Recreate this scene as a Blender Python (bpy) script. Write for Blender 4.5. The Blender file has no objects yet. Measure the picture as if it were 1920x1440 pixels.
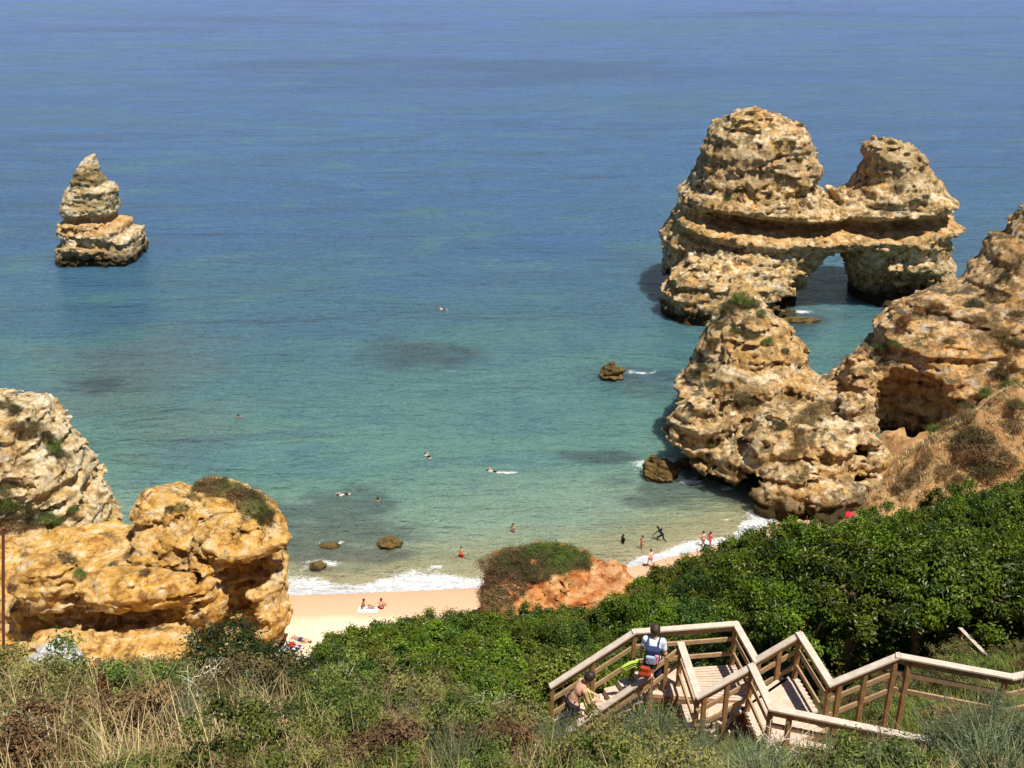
import bpy, math, random
import numpy as np
from mathutils import Vector, Matrix
from mathutils.bvhtree import BVHTree
R = math.radians
random.seed(7)
rng = np.random.default_rng(11)
SC = bpy.context.scene
COL = SC.collection

# ------------------------------------------------------------------ camera, sky, sun, exposure
FPX, PITCH, EYE = 2000.0, R(23.5), 50.0
cam = bpy.data.cameras.new("camera")
cam.sensor_width = 36.0
cam.lens = 36.0 * FPX / 1920.0
cam.clip_start, cam.clip_end = 0.1, 60000
camo = bpy.data.objects.new("camera", cam)
camo.location = (0, 0, EYE)
camo.rotation_euler = (math.pi / 2 - PITCH, 0, 0)
COL.objects.link(camo)
SC.camera = camo

SUN = Vector((0.27, -0.26, 0.93)).normalized()
SUN_EL = math.asin(SUN.z)
SUN_AZ = math.atan2(SUN.x, SUN.y)
w = bpy.data.worlds.new("World")
SC.world = w
w.use_nodes = True
nt = w.node_tree
sky = nt.nodes.new("ShaderNodeTexSky")
sky.sky_type = 'NISHITA'
sky.sun_disc = False
sky.sun_elevation = SUN_EL
sky.sun_rotation = SUN_AZ
sky.air_density = 1.0
sky.dust_density = 0.05
sky.ozone_density = 6.0
bg = nt.nodes["Background"]
bg.inputs[1].default_value = 0.06
nt.links.new(sky.outputs[0], bg.inputs[0])
sl = bpy.data.lights.new("sun", 'SUN')
sl.energy = 5.0
sl.angle = R(0.5)
sl.color = (1.0, 0.955, 0.87)
so = bpy.data.objects.new("sun", sl)
so.rotation_euler = SUN.to_track_quat('Z', 'Y').to_euler()
so.location = (0, 0, 120)
COL.objects.link(so)
SC.view_settings.view_transform = 'Standard'
SC.view_settings.look = 'None'
SC.view_settings.exposure = 0.48
SC.view_settings.gamma = 1
SC.cycles.max_bounces = 6
SC.cycles.transparent_max_bounces = 6

# ------------------------------------------------------------------ picture <-> place
FW = np.array([0, math.cos(PITCH), -math.sin(PITCH)])
UP = np.array([0, math.sin(PITCH), math.cos(PITCH)])
RT = np.array([1.0, 0, 0])
def ray(px, py):
    return FW + (px - 960) / FPX * RT + (720 - py) / FPX * UP
def atz(px, py, z):
    r = ray(px, py)
    return np.array([0, 0, EYE]) + r * ((z - EYE) / r[2])
def aty(px, py, Y):
    r = ray(px, py)
    return np.array([0, 0, EYE]) + r * (Y / r[1])

# ------------------------------------------------------------------ noise (numpy)
_T = np.random.default_rng(3).random((64, 64, 64)).astype(np.float32)
_J = np.random.default_rng(5).random((32, 32, 32, 3)).astype(np.float32)
def vnoise(P):
    i = np.floor(P).astype(np.int64)
    f = (P - i).astype(np.float32)
    f = f * f * (3 - 2 * f)
    x0, y0, z0 = i[:, 0] & 63, i[:, 1] & 63, i[:, 2] & 63
    x1, y1, z1 = (x0 + 1) & 63, (y0 + 1) & 63, (z0 + 1) & 63
    fx, fy, fz = f[:, 0], f[:, 1], f[:, 2]
    a = _T[x0, y0, z0] * (1 - fx) + _T[x1, y0, z0] * fx
    b = _T[x0, y1, z0] * (1 - fx) + _T[x1, y1, z0] * fx
    c = _T[x0, y0, z1] * (1 - fx) + _T[x1, y0, z1] * fx
    d = _T[x0, y1, z1] * (1 - fx) + _T[x1, y1, z1] * fx
    return (a * (1 - fy) + b * fy) * (1 - fz) + (c * (1 - fy) + d * fy) * fz
def fbm(P, octv=4, gain=0.5):
    s, a, t = 0, 1.0, 0
    Q = np.asarray(P, dtype=np.float64)
    for k in range(octv):
        s = s + a * (vnoise(Q + 17.3 * k) - 0.5)
        t += a
        a *= gain
        Q = Q * 2.03
    return s * 2 / t
def worley(P):
    i = np.floor(P).astype(np.int64)
    best = np.full(len(P), 9.0, np.float32)
    for dx in (-1, 0, 1):
        for dy in (-1, 0, 1):
            for dz in (-1, 0, 1):
                c = i + np.array([dx, dy, dz])
                j = _J[c[:, 0] & 31, c[:, 1] & 31, c[:, 2] & 31]
                v = c + j - P
                best = np.minimum(best, (v * v).sum(1))
    return np.sqrt(best)
def cellrand(P):
    "random number of the nearest cell centre: flat-topped angular blocks"
    i = np.floor(P).astype(np.int64)
    best = np.full(len(P), 9.0, np.float32); val = np.zeros(len(P), np.float32)
    for dx in (-1, 0, 1):
        for dy in (-1, 0, 1):
            for dz in (-1, 0, 1):
                c = i + np.array([dx, dy, dz])
                j = _J[c[:, 0] & 31, c[:, 1] & 31, c[:, 2] & 31]
                v = c + j - P
                q = (v * v).sum(1); m = q < best
                best = np.where(m, q, best)
                val = np.where(m, _T[c[:, 0] & 63, c[:, 1] & 63, c[:, 2] & 63], val)
    return val - 0.5
def sstep(a, b, x):
    t = np.clip((x - a) / (b - a), 0, 1)
    return t * t * (3 - 2 * t)

# ------------------------------------------------------------------ mesh helpers
def mesh(name, V, F, mats=(), smooth=True, attrs=None, midx=None):
    me = bpy.data.meshes.new(name)
    V = np.asarray(V, np.float32)
    F = np.asarray(F, np.int32)
    n, k = F.shape
    me.vertices.add(len(V))
    me.vertices.foreach_set("co", V.ravel())
    me.loops.add(n * k)
    me.loops.foreach_set("vertex_index", F.ravel())
    me.polygons.add(n)
    me.polygons.foreach_set("loop_start", np.arange(0, n * k, k, dtype=np.int32))
    me.polygons.foreach_set("loop_total", np.full(n, k, np.int32))
    if midx is not None:
        me.polygons.foreach_set("material_index", np.asarray(midx, np.int32))
    me.polygons.foreach_set("use_smooth", np.full(n, smooth, bool))
    me.update(calc_edges=True)
    me.validate()
    for m in mats:
        me.materials.append(m)
    for an, av in (attrs or {}).items():
        at = me.attributes.new(an, 'FLOAT', 'POINT')
        at.data.foreach_set("value", np.asarray(av, np.float32))
    return me
def link(name, data, parent=None, loc=None, rot=None):
    o = bpy.data.objects.new(name, data)
    COL.objects.link(o)
    if loc is not None: o.location = loc
    if rot is not None: o.rotation_euler = rot
    if parent: o.parent = parent
    return o
def tag(o, label=None, cat=None, group=None, kind=None):
    if label: o["label"] = label
    if cat: o["category"] = cat
    if group: o["group"] = group
    if kind: o["kind"] = kind
    return o
def obj_at(name, V, F, origin, mats, parent=None, **kw):
    origin = np.asarray(origin, float)
    me = mesh(name, np.asarray(V) - origin, F, mats, **kw)
    return link(name, me, parent, loc=tuple(origin))

class MB:
    "collects boxes and tubes as quads"
    def __init__(s): s.V, s.F, s.n = [], [], 0
    def add(s, V, F):
        s.V.append(np.asarray(V, float)); s.F.append(np.asarray(F, int) + s.n); s.n += len(V)
    def beam(s, p, q, wd, ht, up=(0, 0, 1), bev=0.12, tw=0.0):
        p, q = np.asarray(p, float), np.asarray(q, float)
        d = q - p; L = np.linalg.norm(d); d /= L
        up = np.asarray(up, float)
        sx = np.cross(d, up); sx /= np.linalg.norm(sx); u = np.cross(sx, d)
        a, b = wd / 2, ht / 2
        c = min(a, b) * bev * 2
        prof = [(-a + c, -b), (a - c, -b), (a, -b + c), (a, b - c), (a - c, b), (-a + c, b), (-a, b - c), (-a, -b + c)]
        V = [p + sx * x + u * y for x, y in prof] + [q + sx * x + u * y for x, y in prof]
        F = [(i, (i + 1) % 8, 8 + (i + 1) % 8, 8 + i) for i in range(8)]
        F += [(0, 7, 2, 1), (7, 6, 3, 2), (6, 5, 4, 3), (8, 9, 10, 15), (15, 10, 11, 14), (14, 11, 12, 13)]
        s.add(V, F)
    def tube(s, pts, rad, n=6):
        pts = np.asarray(pts, float); m = len(pts)
        rad = np.broadcast_to(np.asarray(rad, float), (m,))
        V = []
        for i in range(m):
            d = pts[min(i + 1, m - 1)] - pts[max(i - 1, 0)]; d /= np.linalg.norm(d) + 1e-9
            a = np.cross(d, (0.3, 0.2, 0.9) if abs(d[2]) < 0.9 else (1, 0.1, 0)); a /= np.linalg.norm(a); b = np.cross(d, a)
            for k in range(n):
                t = 2 * math.pi * k / n
                V.append(pts[i] + rad[i] * (a * math.cos(t) + b * math.sin(t)))
        F = [(i * n + k, i * n + (k + 1) % n, (i + 1) * n + (k + 1) % n, (i + 1) * n + k) for i in range(m - 1) for k in range(n)]
        s.add(V, F)
    def build(s, name, mat, parent=None, origin=(0, 0, 0), smooth=False):
        V = np.concatenate(s.V); F = np.concatenate(s.F)
        o = np.asarray(origin, float)
        me = mesh(name, V - o, F, (mat,), smooth=smooth)
        ob = link(name, me, parent)
        if parent is None: ob.location = tuple(o)
        return ob

def surface_nets(f, org, h):
    "f: 3-D array, negative inside -> vertices, quads"
    nx, ny, nz = f.shape
    s = f < 0
    cs = [(0,0,0),(1,0,0),(0,1,0),(1,1,0),(0,0,1),(1,0,1),(0,1,1),(1,1,1)]
    def cv(a, c): return a[c[0]:nx-1+c[0], c[1]:ny-1+c[1], c[2]:nz-1+c[2]]
    cnt = sum(cv(s, c).astype(np.int8) for c in cs)
    act = (cnt > 0) & (cnt < 8)
    idx = np.argwhere(act)
    vid = np.full(act.shape, -1, np.int64); vid[act] = np.arange(len(idx))
    vals = np.stack([f[idx[:,0]+c[0], idx[:,1]+c[1], idx[:,2]+c[2]] for c in cs], 1)
    acc = np.zeros((len(idx), 3)); n = np.zeros(len(idx))
    for a in range(8):
        for b in range(a + 1, 8):
            if sum(abs(cs[a][k] - cs[b][k]) for k in range(3)) != 1: continue
            va, vb = vals[:, a], vals[:, b]
            m = (va < 0) != (vb < 0)
            t = np.where(m, va / np.where(m, va - vb, 1), 0)
            p = np.array(cs[a]) + t[:, None] * (np.array(cs[b]) - np.array(cs[a]))
            acc[m] += p[m]; n[m] += 1
    V = (idx + acc / n[:, None]) * h + np.asarray(org)
    Q = []
    sh = s[:-1, 1:-1, 1:-1] != s[1:, 1:-1, 1:-1]
    e = np.argwhere(sh) + np.array([0, 1, 1])
    q = np.stack([vid[e[:,0], e[:,1]-1, e[:,2]-1], vid[e[:,0], e[:,1], e[:,2]-1], vid[e[:,0], e[:,1], e[:,2]], vid[e[:,0], e[:,1]-1, e[:,2]]], 1)
    fl = s[e[:,0], e[:,1], e[:,2]]; q[~fl] = q[~fl][:, ::-1]; Q.append(q)
    sh = s[1:-1, :-1, 1:-1] != s[1:-1, 1:, 1:-1]
    e = np.argwhere(sh) + np.array([1, 0, 1])
    q = np.stack([vid[e[:,0]-1, e[:,1], e[:,2]-1], vid[e[:,0]-1, e[:,1], e[:,2]], vid[e[:,0], e[:,1], e[:,2]], vid[e[:,0], e[:,1], e[:,2]-1]], 1)
    fl = s[e[:,0], e[:,1], e[:,2]]; q[~fl] = q[~fl][:, ::-1]; Q.append(q)
    sh = s[1:-1, 1:-1, :-1] != s[1:-1, 1:-1, 1:]
    e = np.argwhere(sh) + np.array([1, 1, 0])
    q = np.stack([vid[e[:,0]-1, e[:,1]-1, e[:,2]], vid[e[:,0], e[:,1]-1, e[:,2]], vid[e[:,0], e[:,1], e[:,2]], vid[e[:,0]-1, e[:,1], e[:,2]]], 1)
    fl = s[e[:,0], e[:,1], e[:,2]]; q[~fl] = q[~fl][:, ::-1]; Q.append(q)
    return V, np.concatenate(Q)

# ------------------------------------------------------------------ materials
class NT:
    def __init__(s, name):
        s.m = bpy.data.materials.new(name); s.m.use_nodes = True
        s.t = s.m.node_tree; s.b = s.t.nodes["Principled BSDF"]; s.out = s.t.nodes["Material Output"]
    def n(s, typ, **kw):
        nd = s.t.nodes.new(typ)
        for k, v in kw.items():
            if k.startswith("i_"):
                nm = k[2:].replace("_", " "); nd.inputs[int(nm) if nm.isdigit() else nm].default_value = v
            else: setattr(nd, k, v)
        return nd
    def l(s, a, b): s.t.links.new(a, b)
    def pos(s): return s.n("ShaderNodeNewGeometry").outputs["Position"]
    def mapped(s, vec, scale):
        nd = s.n("ShaderNodeMapping"); nd.inputs["Scale"].default_value = scale; s.l(vec, nd.inputs[0]); return nd.outputs[0]
    def noise(s, vec, scale, detail=4, rough=0.55, dist=0.0):
        nd = s.n("ShaderNodeTexNoise"); nd.inputs["Scale"].default_value = scale; nd.inputs["Detail"].default_value = detail
        nd.inputs["Roughness"].default_value = rough; nd.inputs["Distortion"].default_value = dist
        s.l(vec, nd.inputs["Vector"]); return nd.outputs["Fac"]
    def ramp(s, fac, stops, interp='LINEAR'):
        nd = s.n("ShaderNodeValToRGB"); cr = nd.color_ramp; cr.interpolation = interp
        while len(cr.elements) < len(stops): cr.elements.new(0.5)
        for e, (p, c) in zip(cr.elements, stops):
            e.position = p; e.color = (c, c, c, 1) if isinstance(c, (int, float)) else (*c, 1)
        s.l(fac, nd.inputs[0]); return nd.outputs[0]
    def mix(s, fac, a, b, mode='MIX'):
        nd = s.n("ShaderNodeMix", data_type='RGBA', blend_type=mode)
        for v, i in ((fac, 0), (a, 6), (b, 7)):
            if hasattr(v, "is_output"): s.l(v, nd.inputs[i])
            elif i == 0: nd.inputs[0].default_value = v
            else: nd.inputs[i].default_value = (*v, 1)
        return nd.outputs[2]
    def math(s, op, a, b=None, clamp=False):
        nd = s.n("ShaderNodeMath", operation=op, use_clamp=clamp)
        for i, v in enumerate((a, b)):
            if v is None: continue
            if hasattr(v, "is_output"): s.l(v, nd.inputs[i])
            else: nd.inputs[i].default_value = v
        return nd.outputs[0]
    def attr(s, name): return s.n("ShaderNodeAttribute", attribute_name=name).outputs["Fac"]
    def bump(s, height, strength, dist, prev=None):
        nd = s.n("ShaderNodeBump"); nd.inputs["Strength"].default_value = strength; nd.inputs["Distance"].default_value = dist
        s.l(height, nd.inputs["Height"])
        if prev: s.l(prev, nd.inputs["Normal"])
        return nd.outputs[0]
    def done(s, color=None, rough=0.9, normal=None, spec=0.3):
        if color is not None:
            if hasattr(color, "is_output"): s.l(color, s.b.inputs["Base Color"])
            else: s.b.inputs["Base Color"].default_value = (*color, 1)
        if hasattr(rough, "is_output"): s.l(rough, s.b.inputs["Roughness"])
        else: s.b.inputs["Roughness"].default_value = rough
        s.b.inputs["Specular IOR Level"].default_value = spec
        if normal is not None: s.l(normal, s.b.inputs["Normal"])
        return s.m

def rock_mat(name, ochre, cream, pale, brown, veg=0.5, ochre_bias=0.5, wet=1.4, green=(0.055, 0.06, 0.02), bands=()):
    k = NT(name); p = k.pos()
    g = k.n("ShaderNodeNewGeometry")
    sep = k.n("ShaderNodeSeparateXYZ"); k.l(p, sep.inputs[0]); z = sep.outputs[2]
    sn = k.n("ShaderNodeSeparateXYZ"); k.l(g.outputs["Normal"], sn.inputs[0]); nz = sn.outputs[2]
    big = k.noise(p, 0.16, 4, 0.6, 0.4)
    c = k.mix(k.ramp(big, [(ochre_bias - 0.12, 0.0), (ochre_bias + 0.12, 1.0)]), cream, ochre)
    st = k.noise(k.mapped(p, (0.08, 0.08, 1.3)), 1.0, 4, 0.6)
    c = k.mix(k.ramp(st, [(0.5, 0.0), (0.62, 0.75)]), c, ochre)
    c = k.mix(k.ramp(st, [(0.32, 0.6), (0.42, 0.0)]), c, pale)
    mid = k.noise(p, 0.9, 8, 0.68, 0.2)
    c = k.mix(k.ramp(mid, [(0.51, 0.0), (0.62, 0.92)]), c, pale)
    c = k.mix(k.ramp(mid, [(0.39, 0.9), (0.475, 0.0)]), c, brown)
    fine = k.noise(p, 2.6, 8, 0.72)
    c = k.mix(k.ramp(fine, [(0.36, 0.8), (0.46, 0.0)]), c, brown)
    c = k.mix(k.ramp(fine, [(0.55, 0.0), (0.66, 0.75)]), c, pale)
    stn = k.noise(k.mapped(p, (0.5, 0.5, 0.22)), 1.0, 5, 0.65)
    c = k.mix(k.ramp(stn, [(0.36, 0.6), (0.5, 0.0)]), c, k.mix(0.35, brown, ochre))
    # lichen and low scrub on the flatter faces
    vm = k.math('MULTIPLY', k.ramp(nz, [(0.35, 0.0), (0.75, 1.0)]), k.ramp(k.noise(p, 0.55, 6, 0.7), [(0.62 - 0.2 * veg, 0.0), (0.72 - 0.2 * veg, 1.0)]))
    vc = k.mix(k.noise(p, 2.2, 4), green, (0.17, 0.105, 0.055))
    c = k.mix(vm, c, vc)
    zw = k.math('ADD', z, k.math('MULTIPLY', k.math('SUBTRACT', k.noise(p, 0.35, 4), 0.5), 1.6))
    for z0, z1, colr, amt in bands:                      # beds of a different stone
        m1 = k.n("ShaderNodeMapRange"); m1.inputs[1].default_value = z0 - .15; m1.inputs[2].default_value = z0 + .15; k.l(zw, m1.inputs[0])
        m2 = k.n("ShaderNodeMapRange"); m2.inputs[1].default_value = z1 + .15; m2.inputs[2].default_value = z1 - .15; k.l(zw, m2.inputs[0])
        mb_ = k.math('MULTIPLY', m1.outputs[0], m2.outputs[0])
        c = k.mix(k.math('MULTIPLY', mb_, k.ramp(k.noise(p, 1.3, 5, 0.65), [(0.3, 0.35 * amt), (0.6, amt)])), c, colr)
    # algae and wet rock above the waterline
    zz = k.math('ADD', z, k.math('MULTIPLY', k.math('SUBTRACT', k.noise(p, 0.8, 5), 0.5), 2.4))
    wm = k.n("ShaderNodeMapRange"); wm.inputs[1].default_value = wet * 1.5; wm.inputs[2].default_value = wet * 0.6
    k.l(zz, wm.inputs[0])
    c = k.mix(wm.outputs[0], c, k.mix(k.noise(p, 1.6, 4), (0.02, 0.016, 0.008), (0.09, 0.062, 0.02)))
    h1 = k.noise(p, 2.6, 10, 0.75)
    b = k.bump(h1, 0.85, 0.32)
    b = k.bump(k.noise(k.mapped(p, (0.35, 0.35, 3.6)), 1.0, 6, 0.7), 0.7, 0.22, b)
    b = k.bump(k.noise(p, 8.0, 8, 0.7), 0.6, 0.10, b)
    return k.done(c, 0.92, b, 0.2)

M = {}
M['rock'] = rock_mat('limestone', (0.56, 0.31, 0.085), (0.58, 0.41, 0.20), (0.76, 0.655, 0.46), (0.12, 0.07, 0.03), 0.55, 0.52, 1.9, bands=((9.7, 12.4, (0.50, 0.27, 0.08), .45), (17.5, 22, (0.30, 0.20, 0.10), .5)))
M['stack'] = rock_mat('pale_limestone', (0.48, 0.27, 0.07), (0.58, 0.46, 0.27), (0.72, 0.64, 0.47), (0.20, 0.14, 0.06), 0.1, 0.6, 1.6, bands=((4.9, 7.2, (0.52, 0.26, 0.07), .6), (8.2, 10.2, (0.22, 0.17, 0.09), .5), (11.8, 14.2, (0.15, 0.11, 0.045), .9), (-1, 3.0, (0.30, 0.20, 0.09), .6)))
M['ochre'] = rock_mat('ochre_sandstone', (0.66, 0.36, 0.075), (0.68, 0.46, 0.18), (0.74, 0.60, 0.37), (0.27, 0.12, 0.03), 0.35, 0.42, 0.2)
M['spur'] = rock_mat('pale_spur', (0.62, 0.38, 0.12), (0.68, 0.53, 0.30), (0.76, 0.68, 0.50), (0.24, 0.15, 0.06), 0.35, 0.58, 0.2)
M['head'] = rock_mat('headland_rock', (0.60, 0.33, 0.095), (0.54, 0.36, 0.17), (0.66, 0.55, 0.41), (0.20, 0.10, 0.045), 0.75, 0.45, 0.9)
M['redearth'] = rock_mat('red_earth', (0.55, 0.17, 0.035), (0.60, 0.27, 0.08), (0.66, 0.42, 0.20), (0.24, 0.06, 0.015), 0.2, 0.45, 0.1)
M['reef'] = rock_mat('reef_rock', (0.16, 0.10, 0.025), (0.13, 0.085, 0.03), (0.22, 0.15, 0.06), (0.04, 0.028, 0.012), 0.0, 0.5, 0.15)
M['white_rock'] = rock_mat('white_boulder', (0.76, 0.72, 0.68), (0.80, 0.77, 0.74), (0.86, 0.85, 0.83), (0.42, 0.37, 0.33), 0.0, 0.5, 0.001)

def leaf_mat(name, a, b, rough=0.5, trans=0.3, spec=0.35):
    k = NT(name)
    t = k.attr("tone")
    oi = k.n("ShaderNodeObjectInfo")
    c = k.mix(t, a, b)
    hs = k.n("ShaderNodeHueSaturation")
    k.l(k.math('ADD', 0.485, k.math('MULTIPLY', oi.outputs["Random"], 0.03)), hs.inputs["Hue"])
    k.l(k.math('ADD', 0.68, k.math('MULTIPLY', oi.outputs["Random"], 0.65)), hs.inputs["Value"])
    k.l(c, hs.inputs["Color"])
    k.done(hs.outputs[0], rough, None, spec)
    tr = k.n("ShaderNodeBsdfTranslucent"); k.l(hs.outputs[0], tr.inputs[0])
    mx = k.n("ShaderNodeMixShader"); mx.inputs[0].default_value = trans
    k.l(k.b.outputs[0], mx.inputs[1]); k.l(tr.outputs[0], mx.inputs[2]); k.l(mx.outputs[0], k.out.inputs[0])
    return k.m
M['lentisk'] = leaf_mat('lentisk_leaf', (0.018, 0.045, 0.004), (0.20, 0.27, 0.016), 0.42)
M['lentisk_y'] = leaf_mat('lentisk_yellow', (0.04, 0.055, 0.006), (0.23, 0.25, 0.025), 0.45)
M['lentisk_d'] = leaf_mat('lentisk_dark', (0.012, 0.032, 0.005), (0.10, 0.17, 0.02), 0.42)
M['bush'] = leaf_mat('bush_leaf', (0.025, 0.05, 0.008), (0.24, 0.29, 0.05), 0.5)
M['darkbush'] = leaf_mat('dark_bush_leaf', (0.015, 0.028, 0.006), (0.07, 0.10, 0.02), 0.5)
M['olive'] = leaf_mat('olive_leaf', (0.05, 0.05, 0.016), (0.38, 0.33, 0.10), 0.6)
M['drybush'] = leaf_mat('dry_leaf', (0.10, 0.06, 0.028), (0.32, 0.21, 0.10), 0.7, 0.2, 0.1)
M['rust'] = leaf_mat('rust_leaf', (0.13, 0.06, 0.025), (0.30, 0.15, 0.06), 0.7, 0.2, 0.1)
M['feather'] = leaf_mat('feathery_leaf', (0.065, 0.085, 0.04), (0.21, 0.24, 0.12), 0.6, 0.2, 0.15)
M['straw'] = leaf_mat('straw', (0.22, 0.14, 0.06), (0.62, 0.47, 0.25), 0.7, 0.2, 0.15)
M['cliffveg'] = leaf_mat('cliff_scrub', (0.055, 0.05, 0.022), (0.17, 0.14, 0.055), 0.6, 0.2, 0.1)
def plain(name, col, rough=0.8, spec=0.25, var=0.25, sc=6.0):
    k = NT(name); tc = k.n("ShaderNodeTexCoord").outputs["Object"]
    n = k.noise(tc, sc, 5)
    lo = tuple(x * (1 - var) for x in col); hi = tuple(min(1, x * (1 + var)) for x in col)
    return k.done(k.mix(n, lo, hi), rough, k.bump(n, 0.2, 0.01), spec)
M['twig'] = plain('twig_bark', (0.19, 0.13, 0.085), 0.9, 0.1)
M['bleached'] = plain('bleached_wood', (0.50, 0.44, 0.37), 0.9, 0.1)
def wood(name, col, dark, sc=1.0):
    k = NT(name); tc = k.n("ShaderNodeNewGeometry").outputs["Position"]
    n = k.noise(k.mapped(tc, (7, 7, 7)), 1.0, 6, 0.65)
    f = k.noise(tc, 45.0, 4, 0.6)
    c = k.mix(k.ramp(n, [(0.35, 0.0), (0.7, 1.0)]), col, dark)
    c = k.mix(k.ramp(f, [(0.5, 0.0), (0.8, 0.5)]), c, tuple(x * 0.5 for x in dark))
    return k.done(c, 0.8, k.bump(f, 0.4, 0.004), 0.2)
M['post'] = wood('stained_wood', (0.36, 0.20, 0.09), (0.22, 0.115, 0.05))
M['cap'] = wood('weathered_wood', (0.62, 0.52, 0.42), (0.46, 0.36, 0.27))
M['plank'] = wood('rail_wood', (0.45, 0.30, 0.16), (0.30, 0.19, 0.10))
M['deck'] = wood('deck_wood', (0.62, 0.47, 0.36), (0.48, 0.34, 0.24))

# ------------------------------------------------------------------ shoreline and sea
SHX = np.array([-80, -40, -18.1, -10, -2.6, 2, 6.7, 11.8, 16.7, 20, 23.2, 26, 40, 80])
SHY = np.array([70.5, 71.6, 72.4, 72.9, 73.5, 74.2, 75.3, 77.3, 79.4, 81.0, 83.4, 85, 88, 90.])
def shoreY(X): return np.interp(X, SHX, SHY)

def grid_mesh(name, xs, ys, zf, mats, attrs=None):
    X, Y = np.meshgrid(xs, ys, indexing='ij')
    x, y = X.ravel(), Y.ravel()
    z = zf(x, y)
    nx, ny = len(xs), len(ys)
    i = np.arange(nx * ny).reshape(nx, ny)
    F = np.stack([i[:-1, :-1], i[1:, :-1], i[1:, 1:], i[:-1, 1:]], -1).reshape(-1, 4)
    return np.stack([x, y, z], 1), F
def spaced(a, b, step, lo, hi):
    core = list(np.arange(a, b + 1e-6, step))
    v, d = b, step
    while v < hi: d *= 1.18; v += d; core.append(v)
    v, d = a, step
    while v > lo: d *= 1.18; v -= d; core.insert(0, v)
    return np.array(core)
sx = spaced(-46, 46, 0.26, -26000, 26000)
sy = np.concatenate([np.arange(58, 110, 0.26), np.arange(110, 190, 0.6)])
sy = np.concatenate([sy, 190 * 1.03 ** np.arange(0, 170)])
V, F = grid_mesh("sea", sx, sy, lambda x, y: np.zeros_like(x), ())
x, y = V[:, 0], V[:, 1]
sd = y - shoreY(x)                                   # metres seaward of the waterline
P3 = np.stack([x, y, np.zeros_like(x)], 1)
near = (y < 200) & (np.abs(x) < 90)
nlow = np.zeros_like(x); nlow[near] = fbm(P3[near] / np.array([9, 5, 1.0]), 4)
nfine = np.zeros_like(x); nfine[near] = fbm(P3[near] / np.array([1.6, 0.8, 1.0]), 4)
def blob(px, py, rx, ry, soft=0.6):
    "soft ellipse on the water given by its middle and half-sizes in metres"
    c = atz(px, py, 0)
    d = np.sqrt(((x - c[0]) / rx) ** 2 + ((y - c[1]) / ry) ** 2)
    return 1 - sstep(1 - soft, 1 + soft, d + 1.1 * nlow + 0.75 * nfine)
reef = np.zeros_like(x)
for a in ((800, 662, 5.0, 4.5, 1.0), (640, 985, 5.0, 4.2), (560, 1005, 3.2, 3.4), (690, 955, 3.4, 2.2), (600, 1040, 3.2, 1.5), (690, 1040, 3, .9),
          (1190, 722, 5.5, 3.4), (1260, 915, 4.5, 2.6), (1340, 905, 4.5, 2.2), (1230, 940, 3.5, 1.3), (1390, 930, 2.5, 1.2), (1160, 905, 2, 1.2), (1490, 600, 5, 3.5), (170, 722, 2.4, 2),
          (1130, 855, 3, 1), (500, 985, 4, 3)):
    reef = np.maximum(reef, blob(*a))
reef *= 0.75
foam = np.zeros_like(x)
nf2 = np.zeros_like(x); nf2[near] = fbm(P3[near] / np.array([3.2, 1.6, 1.0]) + 31, 4)
wfo = 1.0 + 1.2 * nf2 + 1.7 * sstep(18, 24, x) + 1.0 * sstep(-13, -17.5, x) + 0.35 * sstep(2, -6, x) * sstep(-14, -8, x) * 3
foam = np.where(sd > -0.6, 0.86 - 0.86 * sstep(wfo * 0.35, wfo * 2.0, sd + 0.5 * nfine), 0.86)
line2 = np.exp(-((sd - 2.7 - 1.2 * nf2) / 0.42) ** 2) * sstep(-0.05, 0.5, nf2 + nfine * 0.6) * 0.85
foam = np.maximum(foam, line2)
for a in ((598, 1062, 1.9, 1.0), (560, 1080, 2.5, 1.4), (622, 1017, 1.1, .5), (1215, 698, 2.6, .8, .8), (1180, 705, 1.5, .9, .8), (1240, 868, 2.6, 1.2, .8), (1300, 895, 2.4, .9, .8), (1205, 880, 1., 1.3),
          (1480, 585, 3, .8, .8), (15, 665, 1.4, .8), (1550, 702, 2.0, 1.2), (1390, 905, 1.6, .6), (950, 886, 1.6, .35), (1255, 1013, 1.1, .5), (1440, 960, 2.5, 1.6, .9), (230, 495, 1.5, .6), (1345, 915, 2, .5)):
    foam = np.maximum(foam, blob(*a) * np.clip(0.5 + 1.9 * nfine, 0, 0.9))
turb = np.maximum(blob(200, 720, 9, 12, .9), 0.8 * blob(300, 800, 8, 6, .9))
me = mesh("sea", V, F, smooth=True, attrs={"shore": sd, "reef": reef, "foam": foam, "turb": turb})
k = NT('sea_water'); p = k.pos()
s_ = k.attr("shore")
wob = k.math('MULTIPLY', k.math('SUBTRACT', k.noise(k.mapped(p, (0.03, 0.045, 1)), 1.0, 5, 0.6, 0.6), 0.5), 1.0)
# depth of the water in 0..1 (log of the distance from the shore), disturbed by the sea bed
dl = k.math('DIVIDE', k.math('LOGARITHM', k.math('MAXIMUM', k.math('ADD', s_, 2.0), 1.0), 10.0), 3.0)
dd = k.math('ADD', dl, k.math('MULTIPLY', wob, 0.16), clamp=True)
c = k.ramp(dd, [(0.12, (0.50, 0.42, 0.25)), (0.27, (0.34, 0.35, 0.20)), (0.36, (0.25, 0.36, 0.26)), (0.46, (0.14, 0.285, 0.235)), (0.56, (0.092, 0.212, 0.225)),
                (0.62, (0.070, 0.165, 0.24)), (0.69, (0.060, 0.155, 0.32)), (0.84, (0.072, 0.168, 0.43)), (1.0, (0.085, 0.165, 0.55))])
band = k.noise(k.mapped(p, (0.0035, 0.014, 1)), 1.0, 5, 0.6, 0.8)
farm = k.n("ShaderNodeMapRange"); farm.inputs[1].default_value = 30; farm.inputs[2].default_value = 120; k.l(s_, farm.inputs[0])
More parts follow.
